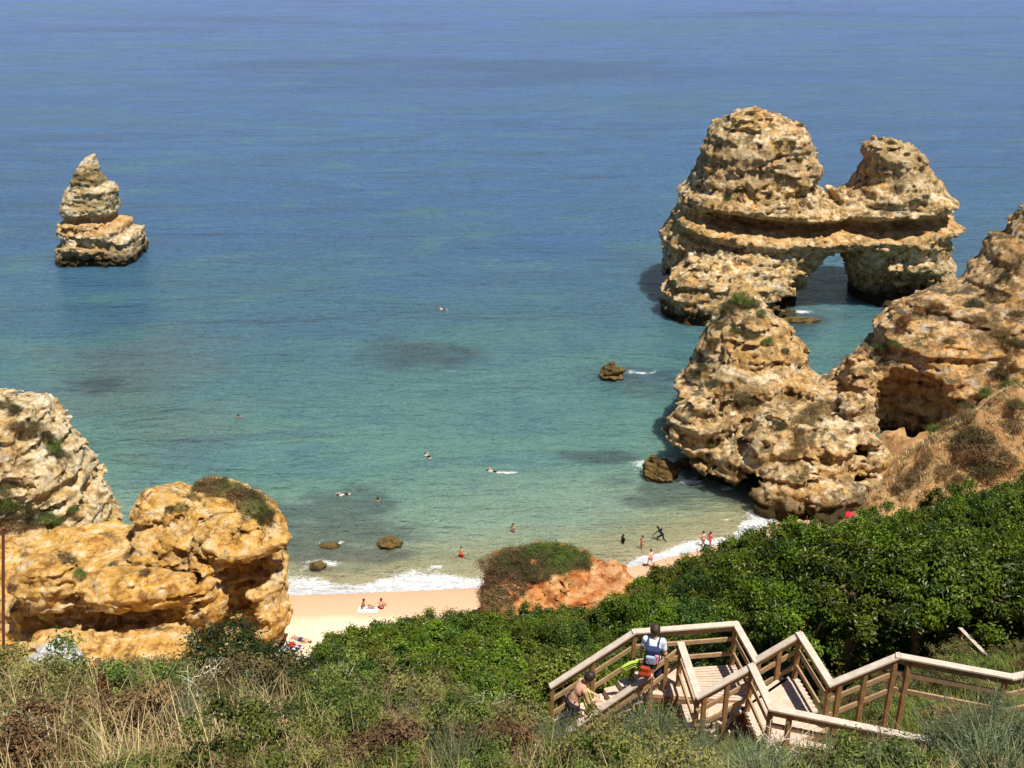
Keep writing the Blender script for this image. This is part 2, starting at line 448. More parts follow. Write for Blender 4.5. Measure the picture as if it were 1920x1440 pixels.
c = k.mix(k.math('MULTIPLY', farm.outputs[0], k.ramp(band, [(0.5, 0.0), (0.68, 0.6)])), c, (0.075, 0.195, 0.24))
c = k.mix(k.math('MULTIPLY', farm.outputs[0], k.ramp(band, [(0.32, 0.6), (0.48, 0.0)])), c, (0.040, 0.095, 0.215))
pn = k.noise(k.mapped(p, (0.045, 0.10, 1)), 1.0, 6, 0.65, 0.7)
shm = k.n("ShaderNodeMapRange"); shm.inputs[1].default_value = 6; shm.inputs[2].default_value = 22; k.l(s_, shm.inputs[0])
c = k.mix(k.math('MULTIPLY', shm.outputs[0], k.ramp(pn, [(0.5, 0.0), (0.64, 0.5)])), c, (0.062, 0.145, 0.225))
c = k.mix(k.math('MULTIPLY', shm.outputs[0], k.ramp(pn, [(0.34, 0.4), (0.46, 0.0)])), c, (0.12, 0.26, 0.215))
c = k.mix(k.math('MULTIPLY', k.attr("turb"), 0.45), c, (0.15, 0.175, 0.15))
c = k.mix(k.math('MULTIPLY', k.attr("reef"), 0.8), c, (0.05, 0.066, 0.08))
fm = k.attr("foam")
fn = k.noise(k.mapped(p, (1.0, 1.6, 1)), 3.2, 6, 0.75, 0.6)
fmask = k.ramp(k.math('ADD', fm, k.math('MULTIPLY', k.math('SUBTRACT', fn, 0.5), 1.7)), [(0.44, 0.0), (0.74, 1.0)])
c = k.mix(fmask, c, (0.86, 0.87, 0.86))
w1 = k.noise(k.mapped(p, (0.42, 0.95, 1)), 1.0, 5, 0.62, 0.5)
w2 = k.noise(k.mapped(p, (0.035, 0.14, 1)), 1.0, 4, 0.6, 0.4)
w3 = k.noise(k.mapped(p, (1.3, 3.2, 1)), 1.0, 4, 0.6, 0.3)
w4 = k.noise(k.mapped(p, (0.012, 0.07, 1)), 1.0, 3, 0.5, 0.6)
b = k.bump(w4, 1.0, 8.0)
b = k.bump(w2, 1.0, 6.5, b)
b = k.bump(w1, 1.0, 2.6, b)
b = k.bump(w3, 1.0, 0.7, b)
rg = k.n("ShaderNodeMapRange"); k.l(fmask, rg.inputs[0]); rg.inputs[3].default_value = 0.13; rg.inputs[4].default_value = 0.9
M['sea'] = k.done(c, rg.outputs[0], b, 0.5)
k.b.inputs["IOR"].default_value = 1.33
k.b.subsurface_method = 'BURLEY'
k.b.inputs["Subsurface Weight"].default_value = 0.5
k.b.inputs["Subsurface Radius"].default_value = (1.0, 1.0, 1.0)
k.b.inputs["Subsurface Scale"].default_value = 3.5
me.materials.append(M['sea'])
tag(link("sea", me), kind="structure")

# ------------------------------------------------------------------ beach
def beach_z(x, y):
    s = shoreY(x) - y
    z = np.where(s > 0, 0.055 * s + 0.0012 * s * s, 0.09 * s)
    P = np.stack([x, y, np.zeros_like(x)], 1)
    dry = sstep(3.2, 6, s)
    return z - 0.015 + dry * (0.09 * fbm(P / 1.6, 4) + 0.05 * fbm(P / 0.5 + 9, 3))
bx = np.arange(-60, 60, 0.22); by = np.arange(36, 96, 0.22)
V, F = grid_mesh("beach", bx, by, beach_z, ())
sb = shoreY(V[:, 0]) - V[:, 1]
me = mesh("beach", V, F, attrs={"inland": sb})
k = NT('beach_sand'); p = k.pos()
a = k.math('ADD', k.attr("inland"), k.math('MULTIPLY', k.math('SUBTRACT', k.noise(k.mapped(p, (0.25, 0.5, 1)), 1.0, 4), 0.5), 2.0))
c = k.ramp(k.math('DIVIDE', a, 10.0), [(0.0, (0.45, 0.27, 0.165)), (0.12, (0.55, 0.325, 0.195)), (0.36, (0.61, 0.375, 0.235)), (0.47, (0.74, 0.59, 0.41))])
c = k.mix(k.ramp(k.noise(p, 2.5, 8, 0.7), [(0.4, 0.35), (0.6, 0.0)]), c, (0.50, 0.36, 0.23))
M['sand'] = k.done(c, 0.9, k.bump(k.noise(p, 5, 6, 0.7), 0.35, 0.05), 0.2)
me.materials.append(M['sand'])
tag(link("beach", me), kind="structure")

# ------------------------------------------------------------------ hillside
CP = np.array([
 (0,-2,49),(-12,-2,48.5),(14,-2,50),(0,0,48.4),(0,4,45.2),(-6,4,45.1),(6,5,44.8),(0,8,42.1),(-5,9,41.6),(6,9.5,40.6),(-10,8,42),(10,9,42.2),
 (0,12,39.0),(-5,13,38.7),(5,12,37.7),(-8,14.5,37.9),(-5,16,36.4),(-2,15,37.1),(1,14.9,35.9),(4,13.8,36.9),(6.5,12.4,36.9),(5.5,13.2,36.7),(8.5,12.6,36.9),(9,11,38.4),(1.3,13.4,37.2),
 (1.0,16.8,34.4),(2.5,17,35.2),(4,16.5,35.3),(5,15.6,35.8),(6.5,14.6,36.3),(8.5,14.6,36.6),(11,14.5,37.2),(14,14,38.5),
 (2,19,33.2),(6,19,33.2),(11,21,33.3),(11,23,31.2),(10,26,27.5),(14,26,28.5),(7,25.5,27.3),(18,26,30),(16,22,33.6),(24,20,39),(30,10,46),(45,20,47),(45,40,38),(33,40,30),
 (-9,20,31.5),(-12,30,21),(-16,24,28),(-25,20,34),(-25,35,18),(-16,45,8),(-14,40,11),(-22,48,5),(-35,40,12),
 (-3,25,28.9),(-5,32,23.9),(-7.1,34,22.7),(-9.3,35,21),(-5,38,21),(-2.3,40,19.7),(-6,42,17),(0.9,46,15.6),(2,32,23.4),(-11,46,6),(-10,53,1.6),(-6,54,3.2),(-3,50,8.5),(-1,57,5),(2,52,10.5),(6,58,6.8),(3,64,2.5),(9,60,7),
 (6,28,26.0),(10,30,25.3),(16,30,27.6),(20,40,22.8),(12,40,19.8),(8,45,16.2),(8,50,13.2),(12,55,11.4),(16,55,13.2),(20,56,13.9),(24,50,19.2),(28,46,24),(28,55,17.5),(34,52,21),
 (13,66,4),(18,68,5),(24,66,8),(20,76,0.6),(30,70,5),(26,78,1.2),
 (33,84.5,2.4),(37.7,85,6.3),(41.4,86,9),(45.6,87,11.6),(55,88,17),(34.5,82.5,3.0),(39.1,82,4.9),(43.7,82,5.9),(52,82,9),(36,93,2.2),(39,97,3),(33,90,1.2),(34,97,1.6),(36,100,2.2),(42,94,3),(50,96,8),(40,76,2.5),(34,77,1.2),(47,76,5),(40,70,4.5),(35,65,7),(44,65,9),(58,70,14),
 (-30,55,2),(-40,60,1),(-20,62,0.5),(-14,60,0.2),(-8,62,-0.3),(-5,66,-1.5),(0,70,-3),(8,71,-3),(14,74,-3),(20,79,-2.5),(27,86,-2),(-20,70,-4),(-40,72,-5),(0,80,-7),(-30,85,-9),(20,92,-6),(30,95,-3)], float)
A_ = np.sqrt(((CP[:, None, :2] - CP[None, :, :2]) ** 2).sum(-1) + 0.15)
n_ = len(CP)
MM = np.zeros((n_ + 3, n_ + 3)); MM[:n_, :n_] = A_; MM[:n_, n_] = 1; MM[n_, :n_] = 1
MM[:n_, n_ + 1:] = CP[:, :2]; MM[n_ + 1:, :n_] = CP[:, :2].T
wt = np.linalg.solve(MM, np.concatenate([CP[:, 2], [0, 0, 0]]))
def hill(x, y):
    x = np.atleast_1d(np.asarray(x, float)); y = np.atleast_1d(np.asarray(y, float))
    z = np.empty_like(x)
    for i in range(0, len(x), 20000):
        sx_, sy_ = x[i:i+20000], y[i:i+20000]
        K = np.sqrt((sx_[:, None] - CP[None, :, 0]) ** 2 + (sy_[:, None] - CP[None, :, 1]) ** 2 + 0.15)
        z[i:i+20000] = K @ wt[:n_] + wt[n_] + wt[n_+1] * sx_ + wt[n_+2] * sy_
    P = np.stack([x, y, np.zeros_like(x)], 1)
    return z + (0.5 * fbm(P / 2.2 + 3, 4) + 1.2 * cellrand(P / 1.7)) * sstep(74, 80, y) * sstep(30, 33, x) + 0.35 * fbm(P / 3.0, 4) * sstep(0, 1.5, np.abs(x - 4) * 0 + 1.5) * np.clip((y - 10) / 30, 0.3, 1.6)
hx = np.arange(-36, 60.1, 0.4); hy = np.arange(-2, 96.1, 0.4)
HV, HF = grid_mesh("hillside", hx, hy, lambda x, y: hill(x, y), ())
k = NT('hillside_earth'); p = k.pos()
c = k.mix(k.ramp(k.noise(p, 0.5, 6, 0.65), [(0.35, 0.0), (0.65, 1.0)]), (0.26, 0.12, 0.045), (0.48, 0.27, 0.11))
c = k.mix(k.ramp(k.noise(p, 2.2, 6, 0.7), [(0.48, 0.0), (0.66, 0.8)]), c, (0.44, 0.32, 0.17))
c = k.mix(k.ramp(k.noise(p, 1.1, 5, 0.7), [(0.33, 0.7), (0.45, 0.0)]), c, (0.07, 0.06, 0.022))
M['earth'] = k.done(c, 0.95, k.bump(k.noise(p, 3, 8, 0.7), 0.8, 0.25), 0.15)
tag(link("hillside", mesh("hillside", HV, HF, (M['earth'],))), kind="structure")
BV_V, BV_F, BV_N = [HV], [HF], len(HV)
def bvh_add(V, F):
    global BV_N
    BV_V.append(np.asarray(V)); BV_F.append(np.asarray(F) + BV_N); BV_N += len(V)

# ------------------------------------------------------------------ rocks
class Vol:
    def __init__(s, x0, x1, y0, y1, z0, z1, h):
        s.h = h; s.o = (x0, y0, z0)
        s.x = np.arange(x0, x1, h); s.y = np.arange(y0, y1, h); s.z = np.arange(z0, z1, h)
        s.X, s.Y, s.Z = s.x[:, None, None], s.y[None, :, None], s.z[None, None, :]
        s.shape = (len(s.x), len(s.y), len(s.z))
def poly_sdf(px, pz, X, Z):
    n = len(px); d = np.full(X.shape, 1e9); ins = np.zeros(X.shape, bool)
    for i in range(n):
        ax, az, bx_, bz = px[i], pz[i], px[(i+1) % n], pz[(i+1) % n]
        ex, ez = bx_ - ax, bz - az
        t = np.clip(((X - ax) * ex + (Z - az) * ez) / (ex * ex + ez * ez + 1e-12), 0, 1)
        d = np.minimum(d, (X - ax - t * ex) ** 2 + (Z - az - t * ez) ** 2)
        c = ((az > Z) != (bz > Z)) & (X < (bx_ - ax) * (Z - az) / (bz - az + 1e-12) + ax)
        ins ^= c
    d = np.sqrt(d)
    return np.where(ins, -d, d)
def slab(v, pts, Yc, T, r, lean=0.0, pw=2.2, skew=None, bulge=None):
    "rounded wall of rock whose side view is the polygon pts (picture points at distance Yc)"
    W = []
    for a, b in pts:
        r_ = ray(a, b); t_ = (Yc + lean * (EYE - 3)) / (r_[1] - lean * r_[2]); W.append(np.array([0, 0, EYE]) + t_ * r_)
    W = np.array(W)
    XX, ZZ = np.meshgrid(v.x, v.z, indexing='ij')
    d = poly_sdf(W[:, 0], W[:, 2], XX, ZZ)
    a = np.clip(1 + d / r, 0, None)
    yc = Yc + lean * (ZZ - 3)
    if skew is not None: yc = yc + skew * (XX - W[:, 0].mean())
    TT = T * np.ones_like(XX) if bulge is None else T * bulge(XX, ZZ)
    b = np.abs(v.Y - yc[:, None, :]) / TT[:, None, :]
    return ((a[:, None, :] ** pw + b ** pw) ** (1 / pw) - 1) * min(r, T)
def ell(v, c, rad):
    q = np.sqrt(((v.X - c[0]) / rad[0]) ** 2 + ((v.Y - c[1]) / rad[1]) ** 2 + ((v.Z - c[2]) / rad[2]) ** 2)
    return (q - 1) * min(rad)
def smin(a, b, k):
    h = np.clip(0.5 + 0.5 * (b - a) / k, 0, 1)
    return b * (1 - h) + a * h - k * h * (1 - h)
def carve(f, g, k): return -smin(-f, g, k)
def ridged(P, octv=4):
    s, a, t = 0, 1.0, 0
    Q = np.asarray(P, float)
    for k in range(octv):
        s = s + a * (1 - 4 * np.abs(vnoise(Q + 9.1 * k) - 0.5)); t += a; a *= 0.55; Q = Q * 2.1
    return s / t
def rockify(v, f, seed, big=1.0, bs=5.0, knob=0.5, ks=1.6, strat=0.5, sz=0.6, fine=0.18, bw=None, crack=0.0, pit=0.0, block=0.0, bk=(2.4, 1.0)):
    bw = bw or (big + knob + strat + fine + crack + pit + block) * 1.2 + v.h * 2
    f = np.ascontiguousarray(np.broadcast_to(f, v.shape)).astype(np.float32)
    m = np.argwhere(np.abs(f) < bw)
    P = m * v.h + np.array(v.o) + seed * 13.7
    W_ = np.stack([fbm(P / 4.0 + 50, 2), fbm(P / 4.0 + 80, 2), fbm(P / 6.0 + 20, 2)], 1)
    Pw = P + W_ * 0.9
    d = big * (0.55 * fbm(Pw / bs, 4) + 0.5 * (ridged(Pw / bs + 5, 4) - 0.25))
    wd = worley(Pw / np.array([ks, ks, ks * 0.75]))
    d += knob * (0.55 - wd) * 1.3
    q = fbm(Pw / np.array([7.0, 7.0, sz]), 3, 0.6)
    d += strat * np.clip(q * 2.2, -1, 1)
    d += fine * fbm(P / 0.55, 4, 0.6) + fine * 0.9 * (0.5 - worley(P / 0.62))
    if pit:
        d -= pit * sstep(0.48, 0.2, wd) * sstep(-0.1, 0.25, fbm(P / 3.0 + 60, 2))
    if block:
        Pb = P + W_ * np.array([0.9, 0.9, 0.35])
        d += block * 0.9 * cellrand(Pb / np.array([bk[0] * 3.2, bk[0] * 3.2, bk[1] * 0.9]))
        d += block * 0.7 * cellrand(Pb / np.array([bk[0], bk[0], bk[1] * 1.3]) + 7)
        d += block * 0.28 * cellrand(Pb / np.array([bk[0] * .5, bk[0] * .5, bk[1] * .5]) + 3)
    if crack: d -= crack * sstep(0.12, 0.0, np.abs(fbm(Pw / np.array([2.2, 2.2, 7.0]), 3)))
    f[m[:, 0], m[:, 1], m[:, 2]] -= d.astype(np.float32)
    # close the volume at its walls
    f[0], f[-1], f[:, 0], f[:, -1], f[:, :, 0], f[:, :, -1] = 1, 1, 1, 1, 1, 1
    V, F = surface_nets(f, v.o, v.h)
    # keep only pieces that are not crumbs: label by the union of faces
    par = np.arange(len(V))
    for _ in range(60):
        lo = par[F].min(1); new = par.copy()
        np.minimum.at(new, F.ravel(), np.repeat(lo, 4))
        new = new[new]
        if (new == par).all(): break
        par = new
    u, cn = np.unique(par, return_counts=True)
    ok = np.isin(par, u[cn > max(300, 0.02 * cn.max())])
    F = F[ok[F].all(1)]
    used = np.unique(F); mp = np.full(len(V), -1); mp[used] = np.arange(len(used))
    return V[used], mp[F]
def rock(name, v, f, mat, label, cat, **kw):
    V, F = rockify(v, f, **kw)
    lo, hi = V.min(0), V.max(0)
    o = obj_at(name, V, F, ((lo[0] + hi[0]) / 2, (lo[1] + hi[1]) / 2, max(lo[2], 0)), (mat,))
    tag(o, label, cat)
    bvh_add(V, F)
    return o

# needle-shaped stack, far left
p0 = [(128, 560), (127, 520), (125, 490), (123, 470), (122, 430), (123, 412), (126, 404), (122, 396), (122, 375), (125, 357), (131, 348), (139, 345), (140, 333), (147, 318), (154, 310), (161, 302), (166, 294), (171, 294),
      (176, 302), (181, 311), (186, 320), (192, 334), (194, 344), (206, 348), (213, 357), (217, 375), (219, 395), (212, 402), (214, 408), (239, 412), (241, 421), (239, 427), (260, 431), (265, 448), (265, 470), (260, 490), (256, 520), (254, 560)]
v = Vol(-74, -55, 157, 177, -2.5, 20.5, 0.17)
f = slab(v, p0, 167.0, 5.8, 2.2, lean=0.0, pw=3.0, bulge=lambda X, Z: np.clip(1.0 - (Z - 2) * 0.045, 0.28, 1.0))
fr = np.clip((167.5 - v.Y) / 2.5, 0, 1)
f = f + fr * 0.45 * np.exp(-((v.Z - 6.9) / 0.5) ** 2) + fr * 0.3 * np.exp(-((v.Z - 12.0) / 0.4) ** 2)
rock("sea_stack", v, f, M['stack'], "tall pale needle of layered rock standing alone in the sea", "sea stack", seed=1, big=0.22, bs=3.4, knob=0.0, ks=1.1, strat=0.06, sz=0.5, fine=0.18, pit=0.25, block=0.4, bk=(1.6, 1.4))

# double-towered arch
AY = 148.0
outer = [(1262, 640), (1266, 590), (1262, 563), (1250, 527), (1247, 487), (1245, 440), (1267, 407), (1277, 360), (1293, 347), (1310, 307), (1323, 260), (1340, 230), (1387, 210), (1413, 202), (1460, 214), (1500, 230), (1517, 262),
         (1533, 283), (1533, 320), (1520, 340), (1547, 363), (1563, 377), (1558, 356), (1570, 353), (1580, 362), (1603, 347), (1617, 327), (1623, 303), (1622, 273), (1643, 258), (1673, 260), (1713, 270), (1740, 303), (1760, 340), (1772, 367),
         (1780, 397), (1785, 417), (1771, 433), (1777, 480), (1782, 520), (1778, 560), (1770, 640), (1606, 640), (1600, 540), (1588, 500), (1572, 464), (1538, 469), (1514, 494), (1500, 518), (1482, 545), (1462, 640)]
v = Vol(18, 69, 128, 162, -2.5, 32, 0.27)
f = slab(v, outer, AY, 8.0, 5.5, lean=0.10, pw=2.3, bulge=lambda X, Z: np.where(Z > 14, np.clip(1.06 - (Z - 14) * 0.022, 0.62, 1.1), 1.0) * np.where(X > 46, 0.9, 1.0))
c1 = aty(1300, 585, 140); f = smin(f, ell(v, (c1[0] + 2, 139.5, 1.5), (6.5, 5.5, 6.5)), 2.0)
c1 = aty(1400, 520, 141); f = smin(f, ell(v, (c1[0], 141.5, 2.0), (8.0, 5.0, 7.5)), 2.0)
# overhanging groove that runs right across both towers
gz = 11.3 + 0.012 * (v.X - 44) ** 2 * 0.35 - 0.02 * (v.X - 44)
fr = np.clip((AY - v.Y) / 4.0, 0, 1)
f = f + fr * 2.3 * np.exp(-((v.Z - gz) / 0.75) ** 2) * np.clip((v.X - 24) / 6, 0, 1) - fr * 0.8 * np.exp(-((v.Z - gz + 1.9) / 0.7) ** 2) - fr * 0.7 * np.exp(-((v.Z - gz - 1.9) / 0.9) ** 2)
for a, b, Yq, rr in ((1480, 548, 141, (4.2, 4, 2.4)), (1640, 540, 141.5, (9, 4, 2.6)), (1262, 545, 146, (4, 6, 3.2))):
    c1 = aty(a, b, Yq); f = carve(f, ell(v, c1, rr), 0.8)
arch = rock("sea_arch", v, f, M['rock'], "large double-topped rock arch with a sea tunnel, standing offshore", "rock arch", seed=2, big=0.6, bs=5.0, knob=0.08, ks=1.3, strat=0.18, sz=0.6, fine=0.32, crack=0.25, pit=0.35, block=0.62, bk=(2.0, 1.2))

# pyramid rock between arch and beach, with its shoulder
v = Vol(13, 41, 79, 114, -2, 19.5, 0.2)
p1 = [(1268, 720), (1290, 690), (1310, 660), (1328, 610), (1352, 585), (1372, 556), (1395, 540), (1418, 552), (1440, 582), (1480, 618), (1505, 655), (1524, 700), (1528, 735), (1540, 800), (1540, 1000), (1300, 1000), (1290, 840), (1278, 790)]
f = slab(v, p1, 100, 8.0, 6.5, lean=0.35, pw=1.7)
p2 = [(1440, 800), (1480, 760), (1530, 745), (1565, 752), (1590, 775), (1612, 830), (1655, 855), (1665, 900), (1670, 1010), (1425, 1010), (1420, 940), (1418, 890)]
f = smin(f, slab(v, p2, 91, 6.0, 4.0, lean=0.45, pw=2.0), 1.5)
for a, b, Yq, rr in ((1320, 800, 93, (3.2, 3, 3.2)), (1370, 870, 91, (3.0, 3.0, 2.8)), (1450, 860, 89, (3.2, 3, 4.0)), (1480, 940, 86, (3.4, 2.6, 3.4)), (1600, 790, 91, (1.9, 2.4, 2.6)), (1625, 880, 89, (2.2, 2.6, 2.6)), (1540, 960, 85.5, (4, 2.4, 2.2))):
    f = smin(f, ell(v, aty(a, b, Yq), rr), 0.9)
for a, b, Yq, rr in ((1345, 925, 88, (3.4, 3.4, 1.7)), (1410, 925, 88.5, (2.2, 3.2, 3.0)), (1360, 765, 92.5, (1.8, 1.5, 2.2)), (1610, 910, 86.5, (0.9, 1.2, 0.9)), (1275, 850, 96, (3, 4, 2.0)), (1510, 985, 82.5, (2.0, 1.6, 1.0)), (1590, 855, 89.2, (1.3, 1.6, 1.7))):
    f = carve(f, ell(v, aty(a, b, Yq), rr), 0.7)
rock("pyramid_rock", v, f, M['rock'], "craggy pyramid of tan rock at the water's edge in front of the arch", "rock", seed=3, big=0.7, bs=4.0, knob=0.05, ks=1.2, strat=0.12, sz=0.5, fine=0.28, crack=0.3, pit=0.2, block=0.75, bk=(2.0, 1.1))

# headland with the alcove, right
v = Vol(26, 66, 84, 122, -2, 33, 0.25)
p3 = [(1530, 740), (1568, 722), (1600, 690), (1632, 662), (1652, 640), (1650, 618), (1680, 590), (1740, 565), (1790, 548), (1830, 520), (1858, 490), (1880, 450), (1906, 440), (1925, 408), (1990, 360), (2200, 280), (2300, 900), (2200, 1100), (1560, 1100), (1560, 900), (1552, 800)]
f = slab(v, p3, 104, 8.0, 6.0, lean=0.30, pw=2.2)
c1 = aty(1705, 800, 96); f = carve(f, ell(v, (c1[0], 95.0, 3.0), (5.2, 8.0, 7.6)), 0.6)
c1 = aty(1690, 760, 98); f = carve(f, ell(v, (c1[0], 97.0, 6.0), (4.5, 3.0, 1.0)), 0.4)
c1 = aty(1592, 745, 101); f = smin(f, ell(v, (c1[0], 99, 5), (2.0, 3, 5.0)), 1.0)
rock("headland_cliff", v, f, M['head'], "brown headland cliff with a hollowed alcove at the right edge", "cliff", seed=4, big=0.55, bs=5.5, knob=0.0, ks=1.2, strat=0.2, sz=0.5, fine=0.22, crack=0.2, pit=0.12, block=0.42, bk=(2.6, 0.8))

# cliffs on the left of the beach
v = Vol(-48, -24, 64, 86, -2, 20, 0.19)
p4 = [(-250, 720), (-60, 752), (10, 765), (64, 764), (90, 800), (123, 843), (143, 885), (168, 925), (190, 962), (203, 1000), (222, 1040), (240, 1240), (240, 1400), (-250, 1400)]
f = slab(v, p4, 77, 5.5, 3.0, lean=0.12, pw=2.4)
rock("cliff_spur", v, f, M['spur'], "steep pale yellow cliff spur with bushes at the left edge", "cliff", seed=5, big=0.35, bs=3.6, knob=0.0, ks=1.0, strat=0.2, sz=0.4, fine=0.2, crack=0.2, pit=0.1, block=0.6, bk=(1.5, 0.7))

v = Vol(-44, -15.5, 57, 77, -1, 16, 0.15)
p5 = [(254, 962), (272, 942), (300, 936), (340, 928), (365, 920), (400, 916), (450, 932), (480, 955), (496, 970), (510, 986), (524, 1002), (530, 1030), (522, 1052), (526, 1075), (532, 1100), (526, 1150), (516, 1200), (507, 1250), (500, 1330), (320, 1330), (300, 1100), (285, 1040), (262, 1010)]
f = slab(v, p5, 69, 4.6, 2.6, lean=0.28, pw=2.4)
p6 = [(-300, 1010), (-100, 1010), (60, 1022), (150, 1012), (215, 1018), (260, 1012), (320, 1018), (365, 1050), (352, 1110), (362, 1330), (-300, 1330)]
f = smin(f, slab(v, p6, 67, 4.5, 2.6, lean=0.55, pw=2.4), 0.8)
for a, b, Yq, rr in ((450, 1010, 65.5, (3.2, 2.4, 1.7)), (385, 1120, 63.5, (1.5, 1.8, 2.6)), (505, 1130, 65, (1.3, 2.2, 3.2)), (250, 1110, 62.5, (3.4, 1.8, 1.8)), (90, 1090, 62.5, (2.4, 1.6, 2.0)), (285, 1215, 60.5, (3.4, 2.0, 1.2)), (130, 1230, 60, (3.6, 2, 1.6)), (300, 965, 70, (1.7, 2, 2))):
    f = smin(f, ell(v, aty(a, b, Yq), rr), 0.6)
for a, b, Yq, rr in ((470, 1085, 63.8, (3.0, 2.5, 1.05)), (452, 1165, 62.6, (0.95, 2.2, 1.9)), (245, 1165, 61.5, (2.6, 1.4, 0.65)), (160, 1160, 61.5, (1.5, 1.3, 0.9)), (30, 1160, 61.5, (1.6, 1.3, 1.4)), (372, 1090, 63, (0.5, 1.6, 1.8))):
    f = carve(f, ell(v, aty(a, b, Yq), rr), 0.35)
rock("ochre_cliff", v, f, M['ochre'], "golden ochre block of cliff with a scrubby top beside the sand", "cliff", seed=6, big=0.28, bs=3.4, knob=0.0, ks=0.9, strat=0.12, sz=0.4, fine=0.18, crack=0.15, pit=0.12, block=0.52, bk=(1.9, 0.9))

# red earth knoll in the middle of the beach
v = Vol(-5, 13, 54, 71, -1, 12, 0.13)
p7 = [(900, 1180), (905, 1135), (915, 1090), (945, 1066), (1000, 1058), (1060, 1058), (1100, 1070), (1130, 1086), (1170, 1094), (1186, 1110), (1200, 1180), (1200, 1300), (900, 1300)]
f = slab(v, p7, 64, 4.2, 2.2, lean=0.25, pw=2.5)
rock("red_knoll", v, f, M['redearth'], "red earth knoll with a scrubby top rising beside the beach", "knoll", seed=7, big=0.4, bs=2.2, knob=0.1, ks=0.7, strat=0.15, sz=0.35, fine=0.16, pit=0.15, block=0.4, bk=(1.3, 0.7))

def small_rock(name, px, py, rad, mat, label, cat, z=0.0, seed=9, h=0.06, n=1):
    c = atz(px, py, z)
    v = Vol(c[0] - rad[0] * 1.7, c[0] + rad[0] * 1.7, c[1] - rad[1] * 1.7, c[1] + rad[1] * 1.7, z - rad[2] * 0.8, z + rad[2] * 1.7, h)
    f = ell(v, (c[0], c[1], z + rad[2] * 0.1), rad)
    f = smin(f, ell(v, (c[0] - rad[0] * 0.25, c[1] + rad[1] * 0.2, z + rad[2] * 0.55), (rad[0] * 0.42, rad[1] * 0.5, rad[2] * 0.62)), rad[2] * 0.25)
    m_ = min(rad)
    return rock(name, v, f, mat, label, cat, seed=seed, big=m_ * 0.35, bs=m_ * 1.6, knob=m_ * 0.3, ks=m_ * 0.9, strat=m_ * 0.12, sz=0.3, fine=m_ * 0.12)
small_rock("sea_rock", 1148, 708, (1.45, 1.4, 1.45), M['reef'], "small brown rock poking out of the sea left of the pyramid rock", "rock", seed=10, h=0.09)
small_rock("sea_rock", 1238, 893, (1.55, 1.3, 1.55), M['reef'], "mossy brown rock ringed by foam at the pyramid rock's foot", "rock", seed=11, h=0.09)
small_rock("sea_rock", 1292, 872, (1.5, 0.9, 0.55), M['reef'], "low dark rock shelf between the mossy rock and the pyramid rock", "rock", seed=12, h=0.07)
small_rock("sea_rock", 730, 1022, (1.0, 0.8, 0.62), M['reef'], "small round rock in the shallows off the sand", "rock", seed=13)
small_rock("sea_rock", 596, 1064, (0.7, 0.6, 0.5), M['reef'], "dark rock in the surf at the foot of the ochre cliff", "rock", seed=14)
small_rock("sea_rock", 618, 1024, (0.9, 0.5, 0.2), M['reef'], "half drowned flat rock out from the ochre cliff", "rock", seed=15)
small_rock("sea_rock", 1545, 722, (1.6, 1.2, 0.9), M['reef'], "dark rock in the gap between pyramid rock and headland", "rock", seed=16, h=0.09)
small_rock("sea_rock", 1500, 602, (2.6, 1.0, 0.35), M['reef'], "flat reef rock awash in front of the arch", "rock", seed=17, h=0.09)

BV = BVHTree.FromPolygons(np.concatenate(BV_V).tolist(), np.concatenate(BV_F).tolist())
def hit(px, py):
    d = Vector(ray(px, py)).normalized()
    p, n, i, t = BV.ray_cast(Vector((0, 0, EYE)), d)
    return (p, n) if p is not None else (None, None)

# ------------------------------------------------------------------ plants
def leaves(C, N, L, W, rg, droop=0.25):
    "one rhombic leaf at each centre C with normal-ish N; returns verts, quads, tone"
    n = len(C)
    t = rg.normal(size=(n, 3)); t -= (t * N).sum(1, keepdims=True) * N; t /= np.linalg.norm(t, axis=1, keepdims=True) + 1e-9
    b = np.cross(N, t)
    L = L * rg.uniform(0.6, 1.25, (n, 1)); Wd = W * rg.uniform(0.7, 1.2, (n, 1))
    V = np.stack([C - t * L / 2, C + b * Wd / 2 + N * Wd * 0.15, C + t * L / 2 - N * L * droop, C - b * Wd / 2 + N * Wd * 0.15], 1).reshape(-1, 3)
    F = np.arange(4 * n).reshape(n, 4)
    return V, F
def norm(a): return a / (np.linalg.norm(a, axis=1, keepdims=True) + 1e-9)
def branch_tubes(rg, n, rad, hgt, r0=0.02, lean=0.8, steps=4):
    mb = MB()
    for i in range(n):
        a = rg.uniform(0, 2 * math.pi); L = rg.uniform(0.6, 1.0)
        p = np.array([0, 0, -0.15 * hgt]); pts = [p]; d = np.array([math.cos(a) * lean, math.sin(a) * lean, 1.0])
        for j in range(steps):
            d = d + rg.normal(0, 0.28, 3); q = pts[-1] + d / np.linalg.norm(d) * np.array([rad, rad, hgt]) * L / steps * 1.1
            pts.append(q)
        mb.tube(pts, np.linspace(r0, r0 * 0.3, steps + 1), 4)
    return np.concatenate(mb.V), np.concatenate(mb.F)
